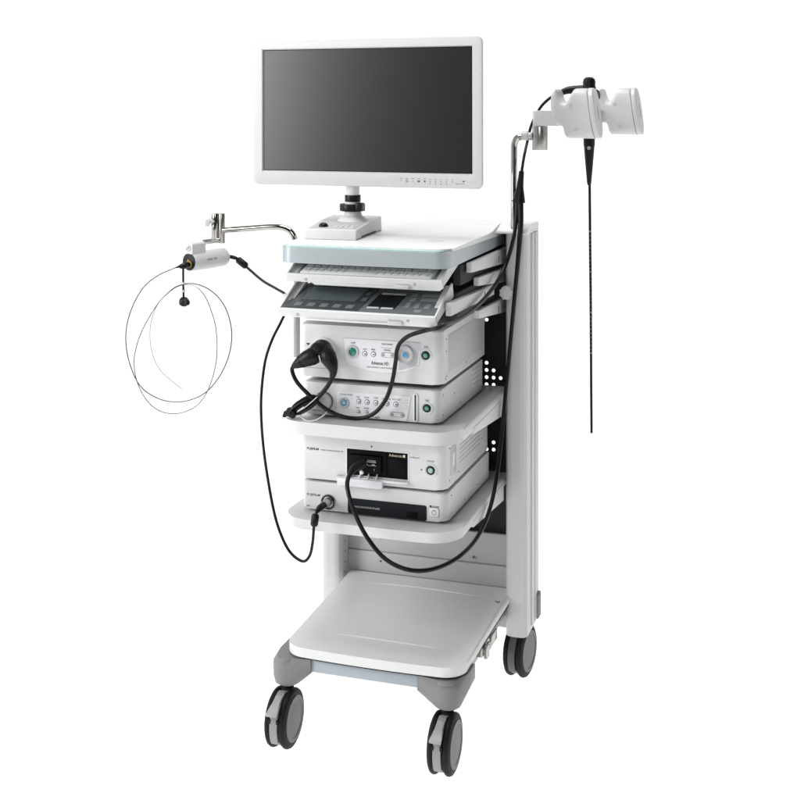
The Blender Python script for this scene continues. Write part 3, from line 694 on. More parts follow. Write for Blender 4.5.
tx, tz = xz((-0.1737, 0.07, 0.5836)); text(bm, 'IN  -', tx, tz, FY - .0003, .006, .014)
tx, tz = xz((0.1545, 0.07, 0.6161)); cyl(bm, (tx, FY + .001, tz), (tx, FY - .0006, tz), .0026, 12); text(bm, 'POWER', tx + .004, tz - .002, FY - .0003, .0055, .018)
link('lettering', bm, 'inkblack', u4)
jx, jz = xz((-0.1149, 0.07, 0.6005))
bm = B(); lathe(bm, [(.0105, 0), (.0195, 0), (.0195, .003), (.018, .0045), (.0150, .0045), (.0145, .002), (.0105, .002)], (jx, FY + .0005, jz), (0, -1, 0), 40); link('socket_ring', bm, 'steel', u4)
bm = B(); ring_front(bm, jx, jz, FY, FY - .0055, .0145, .0178, 40); link('socket_gasket', bm, 'black', u4)
screws(u4, .196, ((.11, .635), (.11, .592), (.23, .592), (.36, .592)))

# ------------------------------------------------------------------ keyboard and touch panel on the pull-out trays
kb = thing('keyboard', (0, .07, 1.18), 'thin white computer keyboard on the upper pull-out tray', 'keyboard')
bm = B(); rbox(bm, -.172, .172, .006, .128, .0006, .0108, .003, 3, T1); kbody = link('case', bm, 'keywhite', kb)
bm = B()
for r_ in range(6):
    yy = .013 + r_ * .0185; xx = -.166 + r_ % 2 * .003
    while xx < .158:
        wd2 = .0165
        if r_ == 0 and -.07 < xx < 0: wd2 = .085
        if r_ == 5: wd2 = .0150
        rbox(bm, xx, min(xx + wd2, .167), yy, yy + .0172, .0100, .0122, .0012, 1, T1); xx += wd2 + .0020
link('keys', bm, 'keywhite', kb)
cp = thing('control_panel', (0, .03, 1.1), 'flat dark touch control panel with grey keys on the lower pull-out tray', 'control panel')
PW, PD = .183, .148
bm = B(); rbox(bm, -.198, .196, .001, PD, .0006, .0088, .001, 1, T2); link('panel_body', bm, 'panelgrey', cp)
bm = B(); prism(bm, [(-.194, .006), (.002, .006), (.012, .142), (-.186, .142)], 'z', .0084, .0100, .0004, 1, T2); link('glass_area', bm, 'panel', cp)
bm = B(); prism(bm, rpoly([(-.166, .056), (-.022, .056), (-.012, .134), (-.160, .134)], .002, 3), 'z', .0096, .0106, .0003, 1, T2); link('lcd', bm, 'lcd', cp)
for k in range(5):
    x = -.172 + k * .034
    bm = B(); prism(bm, rpoly([(x, .016), (x + .020, .016), (x + .022, .036), (x + .002, .036)], .003, 3), 'z', .0096, .0108, .0004, 1, T2); link('soft_key', bm, 'softkey', cp)
for k in range(4):
    x = -.142 + k * .034
    bm = B(); rbox(bm, x, x + .0008, .038, .056, .0096, .0104, 0, 1, T2); link('divider_line', bm, 'softkey', cp)
for d in (.062, .098):
    bm = B(); rbox(bm, -.010, .004, d, d + .018, .0096, .0108, .001, 1, T2); link('soft_key', bm, 'softkey', cp)
bm = B(); prism(bm, rpoly([(.016, .026), (.088, .026), (.094, .114), (.026, .114)], .002, 3), 'z', .0084, .0100, .0004, 1, T2); dk = link('touch_pad', bm, 'glass', cp)
for x, d in ((.018, .022), (.054, .022), (.030, .106), (.062, .106)):
    bm = B(); rbox(bm, x, x + .032, d, d + .009, .0092, .0112, .001, 1, T2); link('pad_button', bm, 'button', dk)
for x, d, w_, h_ in ((.108, .040, .014, .028), (.132, .040, .014, .024), (.158, .040, .016, .024), (.110, .078, .016, .018), (.138, .082, .044, .016), (.134, .108, .046, .014), (.108, .106, .016, .014), (.140, .016, .018, .014)):
    bm = B(); rbox(bm, x, x + w_, d, d + h_, .0084, .0096, .001, 1, T2); link('key_pad', bm, 'key', cp)

# ------------------------------------------------------------------ left support arm and the small scope it carries
arm = thing('support_arm', (-.25, .19, .94), 'thin steel arm bent outward from the pole at the trolley left', 'support arm')
bm = B(); cyl(bm, (-.2515, .19, .935), (-.2515, .19, 1.10), .0088, 24, .001); link('lower_pole', bm, 'polegrey', arm)
bm = B()
tube(bm, [(-.2515, .19, 1.10), (-.2515, .19, 1.20), (-.2535, .19, 1.235), (-.2655, .19, 1.262), (-.288, .19, 1.274), (-.32, .19, 1.276), (-.38, .19, 1.2705), (-.468, .19, 1.262)], .0078, 18)
link('bent_tube', bm, 'chrome', arm)
jp = (-0.4701, 0.19, 1.2682); jt = (-0.4701, 0.19, 1.3073)[2]; jb = (-0.4701, 0.19, 1.2278)[2]
bm = B(); cyl(bm, (jp[0], .19, jb), (jp[0], .19, jt), .0088, 28, .0008); link('joint_sleeve', bm, 'steel', arm)
bm = B(); cyl(bm, (jp[0] - .0165, .185, jb + .012), (jp[0] - .0165, .185, jt), .0105, 28, .0008); link('joint_barrel', bm, 'chrome', arm)
bm = B(); ko = Vector((jp[0] - .0165, .18, (-0.497, 0.18, 1.2872)[2])); lathe(bm, [(.006, .0), (.006, .012), (.014, .013), (.0148, .016), (.0148, .024), (.012, .026), (.007, .0255), (0, .0255)], ko, (-1, -.45, 0), 30); link('knob', bm, 'label', arm)
r0 = (-0.4727, 0.185, 1.2363); r1 = (-0.5159, 0.17, 1.2302)
bm = B(); cyl(bm, r0, r1, .0068, 20, .0006); link('cross_rod', bm, 'steel', arm)

axd = Vector((.302, .955, 0)).normalized(); hc = Vector((-0.5025, 0.06, 1.1912)); hl = .138
hd = thing('camera_head', tuple(hc), 'white cylindrical scope head with black front ring and thin looped fibre', 'endoscope')
bm = B(); lathe(bm, [(0, .001), (.019, .001), (.0235, .003), (.0250, .007), (.0250, hl - .022), (.0235, hl - .008), (.019, hl - .001), (.012, hl), (0, hl)], hc, axd, 44); link('body', bm, 'white', hd)
bm = B(); lathe(bm, [(0, -.0008), (.012, -.0008), (.0215, .0002), (.0226, .002), (.021, .004)], hc, axd, 40); link('front_ring', bm, 'black', hd)
side = axd.cross(Vector((0, 0, 1))).normalized()
clo = hc + axd * .010 + Vector((0, 0, .020))
TC = Matrix(((side.x, axd.x, 0, clo.x), (side.y, axd.y, 0, clo.y), (0, 0, 1, clo.z), (0, 0, 0, 1)))
bm = B(); prism(bm, rpoly([(-.0145, 0), (.0145, 0), (.0145, .029), (-.0145, .029)], [0, 0, .006, .006], 4), 'y', -.010, .040, .002, 2, TC); cl_ = link('clamp_block', bm, 'white', hd)
bm = B(); cyl(bm, TC @ Vector((0, -.0095, .0165)), TC @ Vector((0, -.012, .0165)), .0085, 22, .0006); sk = link('clamp_screw', bm, 'cap', cl_)
TS = Matrix(((axd.x, -side.x, 0, hc.x), (axd.y, -side.y, 0, hc.y), (0, 0, 1, hc.z), (0, 0, 0, 1)))
bm = B(); text(bm, 'EASE  HD', .045, .001, -.0250, .0075, .036, TS); link('lettering', bm, 'ink', hd)
bm = B(); rbox(bm, -.0075, .0075, -.0126, -.0118, .0158, .0172, 0, 1, TC @ Matrix.Translation((0, 0, .0165)) @ Matrix.Rotation(R(-40), 4, 'Y') @ Matrix.Translation((0, 0, -.0165))); link('screw_slot', bm, 'ink', cl_)
oc = hc + side * .0035 + Vector((0, 0, -.0055))
bm = B(); lathe(bm, [(.0062, 0), (.0062, .006), (.0085, .006), (.0085, 0)], oc, -axd, 26); link('port_ring', bm, 'yellow', hd)
bm = B(); rbox(bm, -.003, .003, -.0015, .001, .0045, .0062, 0, 1, Matrix(((side.x, axd.x, 0, hc.x), (side.y, axd.y, 0, hc.y), (0, 0, 1, hc.z), (0, 0, 0, 1)))); link('port_mark', bm, mat('orange_mark', (.8, .25, .1)), hd)
plug0 = oc - axd * .001
pe = Vector((-0.5091, 0.02, 1.1839)); pk = Vector((-0.5014, 0.03, 1.1846))
bm = B(); tube(bm, [plug0, plug0.lerp(pk, .6), pk, pe.lerp(pk, .4), pe, Vector((-0.5206, 0.02, 1.1803))], [.0075, .0085, .0080, .0060, .0035, .0012], 16); link('fibre_plug', bm, 'black', hd)
loop3 = [(-0.5206, 0.02, 1.1803), (-0.572, 0.0239, 1.1577), (-0.6179, 0.0274, 1.1225), (-0.6533, 0.03, 1.0654), (-0.6706, 0.0316, 1.0038), (-0.6663, 0.032, 0.9435), (-0.6441, 0.031, 0.8874), (-0.6187, 0.0289, 0.8582), (-0.5848, 0.0258, 0.8417), (-0.5506, 0.022, 0.8341), (-0.5127, 0.0181, 0.8347), (-0.4746, 0.0144, 0.8432), (-0.4346, 0.0112, 0.8622), (-0.4039, 0.0091, 0.8904), (-0.3787, 0.0081, 0.9264), (-0.3614, 0.0083, 0.9672), (-0.3544, 0.0099, 1.0105), (-0.3595, 0.0125, 1.0478), (-0.3749, 0.016, 1.0846), (-0.3979, 0.0198, 1.1109), (-0.4253, 0.0237, 1.1285), (-0.4526, 0.0272, 1.1375), (-0.4863, 0.0359, 1.1394), (-0.5155, 0.0376, 1.1332), (-0.5389, 0.038, 1.1211), (-0.5734, 0.0371, 1.0893), (-0.6015, 0.035, 1.049), (-0.6263, 0.0319, 1.0036), (-0.639, 0.0282, 0.9627), (-0.6427, 0.0243, 0.9281), (-0.6346, 0.0205, 0.8875), (-0.6152, 0.0173, 0.8504), (-0.5876, 0.0151, 0.8217), (-0.5551, 0.0141, 0.8068), (-0.5188, 0.0143, 0.8044), (-0.484, 0.0158, 0.8139), (-0.4539, 0.0184, 0.8323), (-0.43, 0.0218, 0.8654), (-0.4149, 0.0257, 0.9067), (-0.4069, 0.0296, 0.95), (-0.4072, 0.0331, 0.9955), (-0.4128, 0.0359, 1.0333), (-0.4236, 0.0375, 1.0659), (-0.4395, 0.038, 1.101), (-0.4584, 0.0431, 1.1206), (-0.474, 0.0411, 1.132), (-0.4954, 0.038, 1.1359), (-0.5254, 0.0344, 1.1272), (-0.5552, 0.0304, 1.1042), (-0.5736, 0.0267, 1.0831), (-0.585, 0.0235, 1.0569), (-0.5925, 0.0212, 1.0257), (-0.5933, 0.0201, 0.9956), (-0.589, 0.0203, 0.9636), (-0.5784, 0.0217, 0.9328), (-0.5635, 0.0243, 0.9098), (-0.5456, 0.0277, 0.8932), (-0.5267, 0.0315, 0.8784), (-0.5085, 0.0354, 0.8646)]
bm = B(); tube(bm, loop3, [.0014] * 24 + [.0011] * 20 + [.0007] * 14, 6, True, 5); link('fibre', bm, 'fibre', hd)
bm = B(); s0 = Vector((-0.4944, 0.015, 1.1816)); s1 = Vector((-0.4933, 0.015, 1.1044)); tube(bm, [s0, s0.lerp(s1, .5) + Vector((-.0005, 0, 0)), s1], .0028, 10); link('cap_strap', bm, 'black', hd)
for c_ in (Vector((-0.4939, 0.015, 1.1425)), Vector((-0.4939, 0.015, 1.1224))):
    bm = B(); lathe(bm, [(.0030, -.003), (.0047, -.002), (.0047, .002), (.0030, .003)], c_, (0, 0, 1), 16); link('strap_bead', bm, 'button', hd)
c_ = Vector((-0.4921, 0.015, 1.0954))
bm = B(); lathe(bm, [(0, -.011), (.009, -.010), (.0125, -.006), (.0125, .004), (.010, .008), (0, .010)], c_, (.25, -.35, 1), 24); cyl(bm, c_ + Vector((.006, -.004, -.002)), c_ + Vector((.0155, -.006, -.001)), .007, 18, .001); link('rubber_cap', bm, 'black', hd)
# head cable : strain relief, ferrite, long cable down to the slim processor
he = hc + axd * hl
bm = B(); tube(bm, [he + axd * -.002, he + axd * .010, Vector((-0.4319, 0.205, 1.1858))], [.0062, .0056, .0042], 14); link('strain_relief', bm, 'black', hd)
f0 = Vector((-0.4295, 0.203, 1.1842)); f1 = Vector((-0.4003, 0.198, 1.1662))
bm = B(); lathe(bm, [(0, 0), (.0065, 0), (.0095, .004), (.0095, (f1 - f0).length - .004), (.0065, (f1 - f0).length), (0, (f1 - f0).length)], f0, f1 - f0, 20); link('ferrite', bm, 'black', hd)
cpts = [he, (-0.4383, 0.206, 1.1889), (-0.4021, 0.198, 1.1664), (-0.3472, 0.18, 1.1345), (-0.3024, 0.17, 1.116), (-0.2723, 0.16, 1.1044), (-0.2524, 0.14, 1.09), (-0.2523, 0.12, 1.0671), (-0.2635, 0.11, 1.037), (-0.283, 0.1, 0.9936), (-0.2938, 0.08, 0.9399), (-0.2952, 0.06, 0.8592), (-0.2854, 0.04, 0.7879), (-0.2626, 0.01, 0.7088), (-0.2288, -0.02, 0.6077), (-0.2021, -0.035, 0.5481), (-0.1711, -0.045, 0.5054), (-0.1359, -0.05, 0.4882), (-0.1174, -0.05, 0.5032), (-0.1093, -0.05, 0.5358), (-0.1061, -0.05, 0.5727), (-0.1055, -0.045, 0.5931), (-0.1058, -0.03, 0.6069), (-0.1032, 0.0, 0.6118)]
bm = B(); tube(bm, cpts, .0036, 10, True, 6); link('head_cable', bm, 'cable', hd)
f0 = Vector((-0.1056, -0.05, 0.5764)); f1 = Vector((-0.1046, -0.042, 0.605)); L_ = (f1 - f0).length
bm = B(); lathe(bm, [(0, 0), (.0065, 0), (.0095, .005), (.0095, L_ - .005), (.0065, L_), (0, L_)], f0, f1 - f0, 20); link('ferrite', bm, 'black', hd)
bm = B(); tube(bm, [(-0.1058, -0.03, 0.6069), (-0.104, -0.018, 0.6114), (-0.1018, 0.004, 0.6127)], [.0052, .0078, .0088], 16); link('plug_boot', bm, 'black', hd)
g0 = Vector((-0.1025, 0.003, 0.6122)); g1 = Vector((jx, FY - .001, jz))
bm = B(); L_ = (g1 - g0).length; lathe(bm, [(0, 0), (.0085, 0), (.0095, .002), (.0095, L_ * .45), (.0104, L_ * .5), (.0104, L_), (0, L_)], g0, g1 - g0, 26); link('plug', bm, 'steel', hd)

# ------------------------------------------------------------------ scope hanger on the right column
hg = thing('scope_hanger', (.272, .5, 1.26), 'steel pole rising from right column with two white scope holders', 'scope hanger')
py = .50
bm = B(); pX = (0.2623, 0.5, 1.3934)[0]; zt = (0.2931, 0.5, 1.5116)[2]
tube(bm, [(pX, py, 1.255), (pX, py, 1.40), (pX, py, zt - .045), (pX + .001, py, zt - .020), (pX + .009, py, zt - .004), (pX + .022, py, zt), (pX + .045, py, zt), (pX + .06, py, zt)], .0092, 20); link('pole', bm, 'chrome', hg)
cxx, czt, czb = (0.3348, 0.5, 1.512)[0], (0.3348, 0.5, 1.542)[2], (0.3348, 0.5, 1.4772)[2]
bm = B(); cyl(bm, (cxx, py, czb), (cxx, py, czt), .0212, 40, .0012); link('swivel_barrel', bm, 'steel', hg)
bm = B(); cyl(bm, (cxx - .050, py - .004, zt + .004), (cxx - .031, py - .004, zt + .004), .0125, 24, .003); cyl(bm, (cxx - .031, py - .006, zt + .004), (cxx - .02, py - .006, zt + .004), .009, 20, .001); link('clamp_screw', bm, 'cap', hg)
h1 = Vector((0.4392, 0.5, 1.5779)); h2 = Vector((0.508, 0.8, 1.5792))
az0, az1 = (0.3348, 0.5, 1.5431)[2], (0.3348, 0.5, 1.5842)[2]
bm = B(); prism(bm, rpoly([(cxx - .019, .482), (h1.x - .05, .482), (h1.x - .05, .515), (cxx - .019, .515)], [.016, .001, .001, .016], 6), 'z', az0, az1, .002, 2); link('bracket_arm', bm, 'white', hg)
bm = B(); q0_ = Vector((h1.x + .012, h1.y + .04, 0)); q1_ = Vector((h2.x - .030, h2.y, 0)); sdv = Vector((.014, 0, 0)); o_ = [q0_ + sdv, Vector((h2.x - .062, h2.y - .02, 0)) + sdv, q1_ + Vector((0, -.02, 0)), q1_ + Vector((0, .012, 0)), Vector((h2.x - .062, h2.y + .012, 0)) - sdv, q0_ - sdv]
prism(bm, [(p.x, p.y) for p in o_], 'z', az0 + .004, az1 - .002, .002); link('bracket_arm', bm, 'white', hg)
def holder(c, yh):
    """c: centre; a block with a U notch at its left and a slanted cap at its right, sections lofted along x"""
    top = [(-.0655, .040), (-.0645, .049), (-.0620, .0575), (-.0585, .0630), (-.0540, .0640), (-.0505, .0590), (-.0470, .0450), (-.0430, .0345), (-.0370, .0285), (-.0300, .0270), (-.0235, .0300), (-.0180, .0380), (-.0135, .0480), (-.0090, .0580), (-.0050, .0640), (0., .0664), (.010, .0668), (.020, .0668), (.0275, .0664), (.0305, .0650)]
    lowp = [(-.0655, .012), (-.0620, -.012), (-.0570, -.0270), (-.0500, -.0325), (-.0365, -.0345), (-.0320, -.0385), (-.0270, -.0600), (-.0215, -.0668), (-.0150, -.0675), (.030, -.0685), (.0305, -.0675)]
    def lerp(tab, x):
        for (xa, za), (xb, zb) in zip(tab, tab[1:]):
            if x <= xb: return za + (zb - za) * (x - xa) / (xb - xa)
        return tab[-1][1]
    def shear(x, z): return x + max(0, min(1, (x + .015) / .045)) * (.066 - z) * .14
    bm = B(); rings = []; n_ = 40
    for x in sorted({a for a, _ in top} | {a for a, _ in lowp}):
        zt_, zb = lerp(top, x), lerp(lowp, x); zc = (zt_ + zb) / 2; hh = (zt_ - zb) / 2; ring = []
        yy = yh * (1 if x > -.055 else .86 + .14 * (x + .0655) / .0105) * (1 if x < .0302 else .97)
        for i in range(n_):
            a = 2 * math.pi * i / n_; ca, sa = math.cos(a), math.sin(a); e = .30 if x < -.02 else .30 + .30 * (x + .02) / .05
            z = zc + hh * math.copysign(abs(sa) ** e, sa)
            ring.append(bm.verts.new((c.x + shear(x, z), c.y + yy * math.copysign(abs(ca) ** e, ca), c.z + z)))
        rings.append(ring)
    for a, b in zip(rings, rings[1:]):
        for i in range(n_): bm.faces.new((a[i], a[(i + 1) % n_], b[(i + 1) % n_], b[i]))
    bm.faces.new(rings[0]); bm.faces.new(rings[-1])
    h = link('holder', bm, 'white', hg, 50)
    bm = B(); prev = None
    for dx_, k in ((.0312, .97), (.0318, 1.0), (.0420, 1.0), (.0445, .965), (.0455, .88)):
        ring = []
        for i in range(n_):
            a = 2 * math.pi * i / n_; ca, sa = math.cos(a), math.sin(a)
            z = .0680 * k * math.copysign(abs(sa) ** .85, sa); w_ = yh * k
            ring.append(bm.verts.new((c.x + dx_ + (.066 - z) * .14, c.y + w_ * math.copysign(abs(ca) ** .75, ca), c.z + z)))
        if prev:
            for i in range(n_): bm.faces.new((prev[i], prev[(i + 1) % n_], ring[(i + 1) % n_], ring[i]))
        else: bm.faces.new(ring)
        prev = ring
    bm.faces.new(prev)
    link('end_cap', bm, 'white', h)
    bm = B(); prism(bm, [(c.y - .003, c.z - .018), (c.y + .002, c.z - .018), (c.y + .002, c.z + .018), (c.y - .003, c.z + .018)], 'x', -.001, .0006)
    for v_ in bm.verts: v_.co.x += c.x + .0455 + (.066 - (v_.co.z - c.z)) * .14
    link('cap_slot', bm, 'housing', h)
    for x, z in ((-.010, .022), (.004, -.042)):
        bm = B(); cyl(bm, (c.x + x, c.y - yh - .0008, c.z + z), (c.x + x, c.y - yh + .004, c.z + z), .0052, 18, .0006); link('stud', bm, 'cap', h)
    bm = B(); rbox(bm, c.x - .0660, c.x - .0635, c.y - .020, c.y + .020, c.z - .012, c.z + .026, .001); link('joint_gasket', bm, 'ink', h)
holder(h1, .052); holder(h2, .052)

# ------------------------------------------------------------------ endoscope : control body on the hanger, insertion tube, two umbilical cables
es = thing('endoscope', (0.4591, 0.57, 1.3657), 'long black flexible endoscope hung on the scope holder, cables run into trolley', 'endoscope')
ey = .565
bm = B()
cb = Vector((0.4578, ey, 0))
lathe(bm, [(0, 1.6756), (.008, 1.6756 - .0005), (.0150, 1.6756 - .005), (.0175, 1.6756 - .014), (.0165, 1.6756 - .022), (.0185, 1.6756 - .030), (.0205, 1.6756 - .05), (.0195, 1.6756 - .09), (.0165, 1.6756 - .14), (.0155, 1.5058 - .02), (0, 1.5058 - .02)], cb, (0, 0, 1), 32)
lathe(bm, [(0, 0), (.012, 0), (.0150, .004), (.0150, .012), (.012, .016), (0, .016)], (0.4578 + .012, ey - .004, 1.6756 - .050), (1, -.2, .1), 24)
ctl = link('control_body', bm, 'black', es)
bm = B(); lathe(bm, [(0, 1.5058 + .004), (.0155, 1.5058 + .004), (.0150, 1.5058 - .01), (.0135, 1.5058 - .035), (.0095, 1.3797 + .045), (.0060, 1.3797 + .006), (.0045, 1.3797), (0, 1.3797)], cb, (0, 0, 1), 28); ct = link('tapered_grip', bm, 'black', es)
bm = B(); ring_front(bm, 0.4578 + .002, 1.5058 - .024, ey - .0135, ey - .0155, .0032, .0048, 20); rbox(bm, 0.4578, 0.4578 + .004, ey - .0155, ey - .013, 1.5058 - .026, 1.5058 - .022, 0); link('emblem', bm, 'facegrey', ct)
bm = B(); tube(bm, [(0.4589, 0.565, 1.3852), (0.4598, 0.565, 1.2839), (0.4609, 0.565, 1.1743), (0.462, 0.565, 1.0648), (0.4628, 0.565, 0.9553), (0.4633, 0.565, 0.8458), (0.4639, 0.565, 0.7637), (0.4644, 0.565, 0.7007)], [.0038] * 3 + [.0036] * 3 + [.0034], 12, True, 8); it = link('insertion_tube', bm, 'cable', es)
bm = B()
for k, v_ in enumerate([(0.46, 0.565, 1.251), (0.4601, 0.565, 1.2399), (0.4602, 0.565, 1.2288), (0.4603, 0.565, 1.2177), (0.4604, 0.565, 1.2066), (0.4605, 0.565, 1.1956), (0.4605, 0.565, 1.1845), (0.4606, 0.565, 1.1734), (0.4607, 0.565, 1.1623), (0.4608, 0.565, 1.1512), (0.4609, 0.565, 1.1401), (0.461, 0.565, 1.129), (0.4611, 0.565, 1.1179), (0.4612, 0.565, 1.1068), (0.4613, 0.565, 1.0957), (0.4614, 0.565, 1.0847), (0.4614, 0.565, 1.0736), (0.4615, 0.565, 1.0625), (0.4616, 0.565, 1.0514), (0.4617, 0.565, 1.0403), (0.4618, 0.565, 1.0292), (0.4619, 0.565, 1.0181), (0.462, 0.565, 1.007), (0.4621, 0.565, 0.9959), (0.4622, 0.565, 0.9849), (0.4622, 0.565, 0.9738), (0.4623, 0.565, 0.9627), (0.4624, 0.565, 0.9516), (0.4625, 0.565, 0.9405), (0.4626, 0.565, 0.9294), (0.4627, 0.565, 0.9183)]):
    big = k % 10 == 0
    lathe(bm, [(.0030, 0), (.0040, .0001), (.0040, .0012 if not big else .004), (.0030, .0013 if not big else .0041)], v_, (0, 0, 1), 12)
link('depth_marks', bm, 'key', it)
# boot where the two cables join
bm = B(); bt0 = Vector((0.2887, 0.478, 1.4198)); bt1 = Vector((0.2804, 0.478, 1.3353))
tube(bm, [bt0, bt0.lerp(bt1, .5), bt0.lerp(bt1, .8), bt1], [.0068, .0095, .0150, .0185], 18); cyl(bm, bt1 + Vector((-.009, 0, .010)), bt1 + Vector((-.009, 0, -.002)), .0075, 14, .001); link('split_boot', bm, 'black', es)
bm = B(); tube(bm, [bt0 + Vector((0, 0, -.004)), (0.2898, 0.5, 1.4541), (0.2907, 0.535, 1.4938), (0.3, 0.55, 1.5432), (0.3214, 0.555, 1.5875), (0.3425, 0.555, 1.611), (0.3643, 0.558, 1.6262), (0.3908, 0.565, 1.6372), (0.4259, 0.57, 1.6428)], .0040, 12); link('umbilical', bm, 'cable', es)
bm = B(); tube(bm, [(0.3681, 0.56, 1.6279), (0.3856, 0.563, 1.6348), (0.4047, 0.565, 1.64), (0.4402, 0.568, 1.6414)], [.0045, .0085, .0105, .0125], 16); link('strain_relief', bm, 'black', es)
# light guide cable : left lobe of the plug, along the processor, up past the trays
lc = [(-0.1595, 0.03, 0.9608), (-0.1864, 0.02, 0.9497), (-0.1927, 0.02, 0.9355), (-0.1797, 0.02, 0.9088), (-0.1513, 0.02, 0.882), (-0.1278, 0.025, 0.8615), (-0.103, 0.03, 0.8435), (-0.0703, 0.035, 0.8292), (-0.035, 0.04, 0.8243), (-0.0033, 0.04, 0.8297), (0.0255, 0.04, 0.8473), (0.0503, 0.04, 0.8812), (0.0654, 0.04, 0.9241), (0.0756, 0.035, 0.9725), (0.0809, 0.03, 1.0032), (0.0945, 0.02, 1.0254), (0.124, 0.0, 1.0467), (0.1626, -0.01, 1.0613), (0.219, -0.065, 1.0828), (0.226, 0.0565, 1.0793), (0.232, 0.183, 1.0864), (0.238, 0.3104, 1.106), (0.244, 0.4155, 1.138), (0.2547, 0.462, 1.1825), (0.2693, 0.465, 1.2384), (0.2767, 0.47, 1.2924), (0.278, 0.474, 1.3329), (0.2795, 0.477, 1.3571)]
bm = B(); tube(bm, lc, .0052, 14, True, 6); link('light_guide_cable', bm, 'cable', es)
c_ = Vector((0.2195, -0.0376, 1.0811)); d_ = Vector((0.221, -0.0047, 1.0795)) - c_
bm = B(); lathe(bm, [(.0055, 0), (.0059, .0005), (.0059, .002), (.0055, .0025)], c_, d_, 18); link('cable_tag', bm, 'button', es)
vc_ = [(-0.0231, 0.04, 0.7084), (-0.0302, 0.02, 0.7029), (-0.0328, 0.0, 0.6936), (-0.0305, -0.02, 0.6786), (-0.0213, -0.035, 0.6594), (-0.0062, -0.045, 0.6298), (0.0155, -0.055, 0.5941), (0.0415, -0.06, 0.56), (0.0731, -0.06, 0.5276), (0.1084, -0.06, 0.5089), (0.1451, -0.05, 0.498), (0.1782, -0.02, 0.4925), (0.2059, 0.03, 0.4919), (0.2292, 0.09, 0.4989), (0.242, 0.17, 0.5103), (0.2484, 0.25, 0.5367), (0.249, 0.32, 0.5755), (0.2488, 0.37, 0.6326), (0.2481, 0.41, 0.7021), (0.249, 0.44, 0.7758), (0.2575, 0.455, 0.8949), (0.2708, 0.462, 1.0571), (0.2826, 0.464, 1.1848), (0.2888, 0.466, 1.2742), (0.2863, 0.474, 1.3331), (0.2851, 0.477, 1.3573)]
bm = B(); tube(bm, vc_, [.0054] * 20 + [.0056, .0062, .0075, .0085, .0085], 14, True, 6); link('video_cable', bm, 'cable', es)
bm = B(); tube(bm, [(-0.0136, 0.054, 0.7104), (-0.0231, 0.04, 0.7084), (-0.0302, 0.02, 0.7029), (-0.0329, 0.001, 0.6933)], [.0120, .0115, .0088, .0058], 16); link('cable_boot', bm, 'black', es)
# two-lobed plug in the upper light source
bm = B()
so = Vector((sx_, FY - .002, sz_))
lathe(bm, [(0, 0), (.0205, 0), (.0225, .004), (.0225, .016), (.019, .024), (0, .025)], so, (-.05, -1, .02), 32)
k0 = so + Vector((.0, -.022, -.006))
tube(bm, [so + Vector((.004, -.010, .004)), so + Vector((-.004, -.026, .000)), so + Vector((-.014, -.036, -.010))], [.019, .0235, .019], 20)
tube(bm, [so + Vector((.004, -.018, .010)), k0 + Vector((-.012, -.008, -.004)), (-0.1425, 0.028, 0.9735), (-0.1597, 0.024, 0.9657), (-0.177, 0.02, 0.9553), (-0.1905, 0.02, 0.9469)], [.014, .0210, .0225, .0195, .0130, .0062], 20)
tube(bm, [so + Vector((.006, -.012, .002)), (-0.1023, 0.035, 0.9735), (-0.091, 0.03, 0.9577), (-0.0857, 0.028, 0.941), (-0.0878, 0.028, 0.926)], [.0200, .0215, .0170, .0105, .0070], 20)
lp = link('light_plug', bm, 'black', es)
bm = B(); lathe(bm, [(.0195, 0), (.0262, .001), (.0262, .0065), (.0245, .008), (.0262, .0095), (.0262, .0150), (.0240, .0165), (.0195, .0165)], so + Vector((0, -.001, 0)), (-.05, -1, .02), 40); link('plug_collar', bm, 'black', lp)
for c0, c1, rr_ in ((Vector((-0.1524, 0.026, 0.9687)), Vector((-0.1697, 0.022, 0.9596)), .0212), (Vector((-0.1683, 0.022, 0.9605)), Vector((-0.1851, 0.02, 0.95)), .0172), (Vector((-0.094, 0.031, 0.9635)), Vector((-0.0885, 0.029, 0.9518)), .0178), (Vector((-0.0887, 0.029, 0.9518)), Vector((-0.0862, 0.028, 0.9397)), .0132)):
    bm = B(); lathe(bm, [(rr_ * .8, -.0016), (rr_, -.0010), (rr_, .0010), (rr_ * .8, .0016)], c0, c1 - c0, 30); link('plug_ridge', bm, 'cable', lp)
bm = B(); rp = [(-0.1157, 0.008, 0.9815), (-0.1119, 0.008, 0.9668)]; tube(bm, [rp[0], Vector(rp[0]).lerp(Vector(rp[1]), .5), rp[1]], .0016, 8)
link('plug_seam', bm, 'facegrey', es)
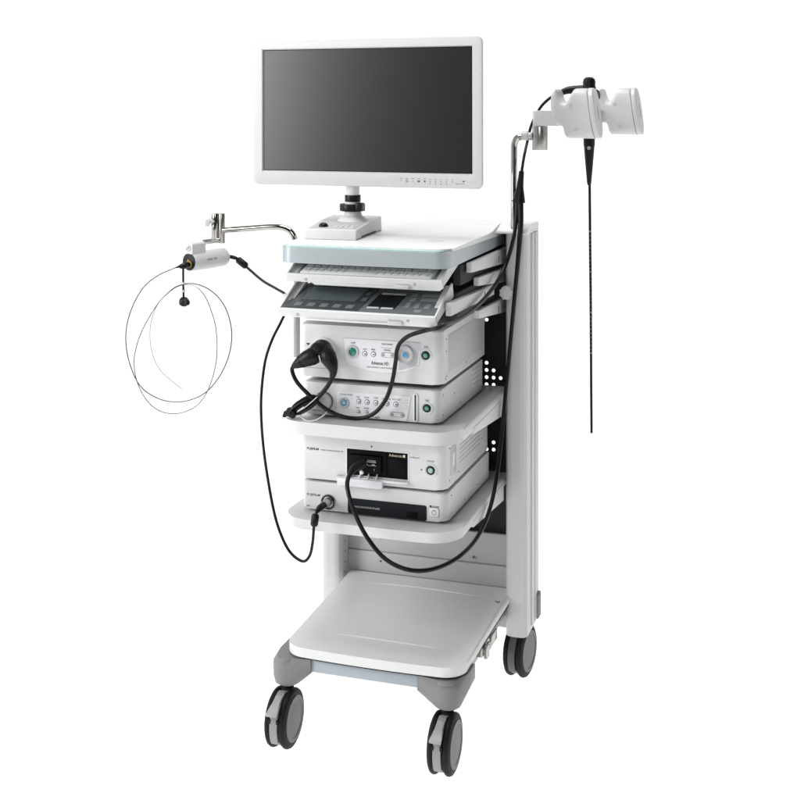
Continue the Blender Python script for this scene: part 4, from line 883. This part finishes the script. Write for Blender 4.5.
# second lead of that plug, falling into the coiled bundle
bm = B(); tube(bm, [(-0.0857, 0.028, 0.9435), (-0.0902, 0.028, 0.9221), (-0.1022, 0.028, 0.9001), (-0.1218, 0.03, 0.877), (-0.1433, 0.03, 0.8592), (-0.1622, 0.03, 0.8453)], .0056, 14); link('signal_lead', bm, 'cable', es)

bd = thing('cable_bundle', (-0.1717, 0.04, 0.8146), 'coiled black cable bundle dangling before left end of the card-slot processor', 'cable bundle')
bm = B(); rnd = random.Random(3)
for k in range(17):
    a, b = rnd.uniform(-1, 1), rnd.uniform(-1, 1)
    y_ = .03 + .006 * rnd.uniform(-1, 1)
    p0 = Vector((-0.2002, 0.03, 0.8248)); p1 = Vector((-0.1271, 0.03, 0.8704)); dv = (p1 - p0); nv = Vector((dv.z, 0, -dv.x)).normalized()
    pts = []
    for i in range(14):
        t = 2 * math.pi * i / 13
        pts.append(p0.lerp(p1, .5 + (.46 + .04 * a) * math.cos(t)) + nv * ((.0100 + .0055 * b) * math.sin(t)) + Vector((0, .010 * math.sin(t + k) + (y_ - .03), .003 * b)))
    tube(bm, pts, .0024, 8, True, 4)
link('coiled_lead', bm, 'cable', bd)
bm = B(); q0 = Vector((-0.1967, 0.025, 0.83)); TQ = Matrix.Translation(q0) @ Matrix.Rotation(R(20), 4, 'Y')
rbox(bm, -.013, .012, -.010, .010, -.011, .009, .003, 2, TQ); rbox(bm, -.018, -.010, -.008, .008, -.018, -.002, .002, 2, TQ); link('connector', bm, 'black', bd)
bm = B(); tube(bm, [(-0.1757, 0.03, 0.8342), (-0.1696, 0.025, 0.8208), (-0.15, 0.02, 0.8135), (-0.1258, 0.02, 0.8189), (-0.109, 0.035, 0.8312), (-0.1082, 0.05, 0.8358)], .0018, 8); link('cap_leash', bm, 'label', bd)
bm = B(); tube(bm, [(-0.1763, 0.012, 0.8358), (-0.1566, 0.01, 0.8477), (-0.1379, 0.01, 0.8628), (-0.1226, 0.012, 0.8771)], .0012, 8); link('tie_wire', bm, 'button', bd)
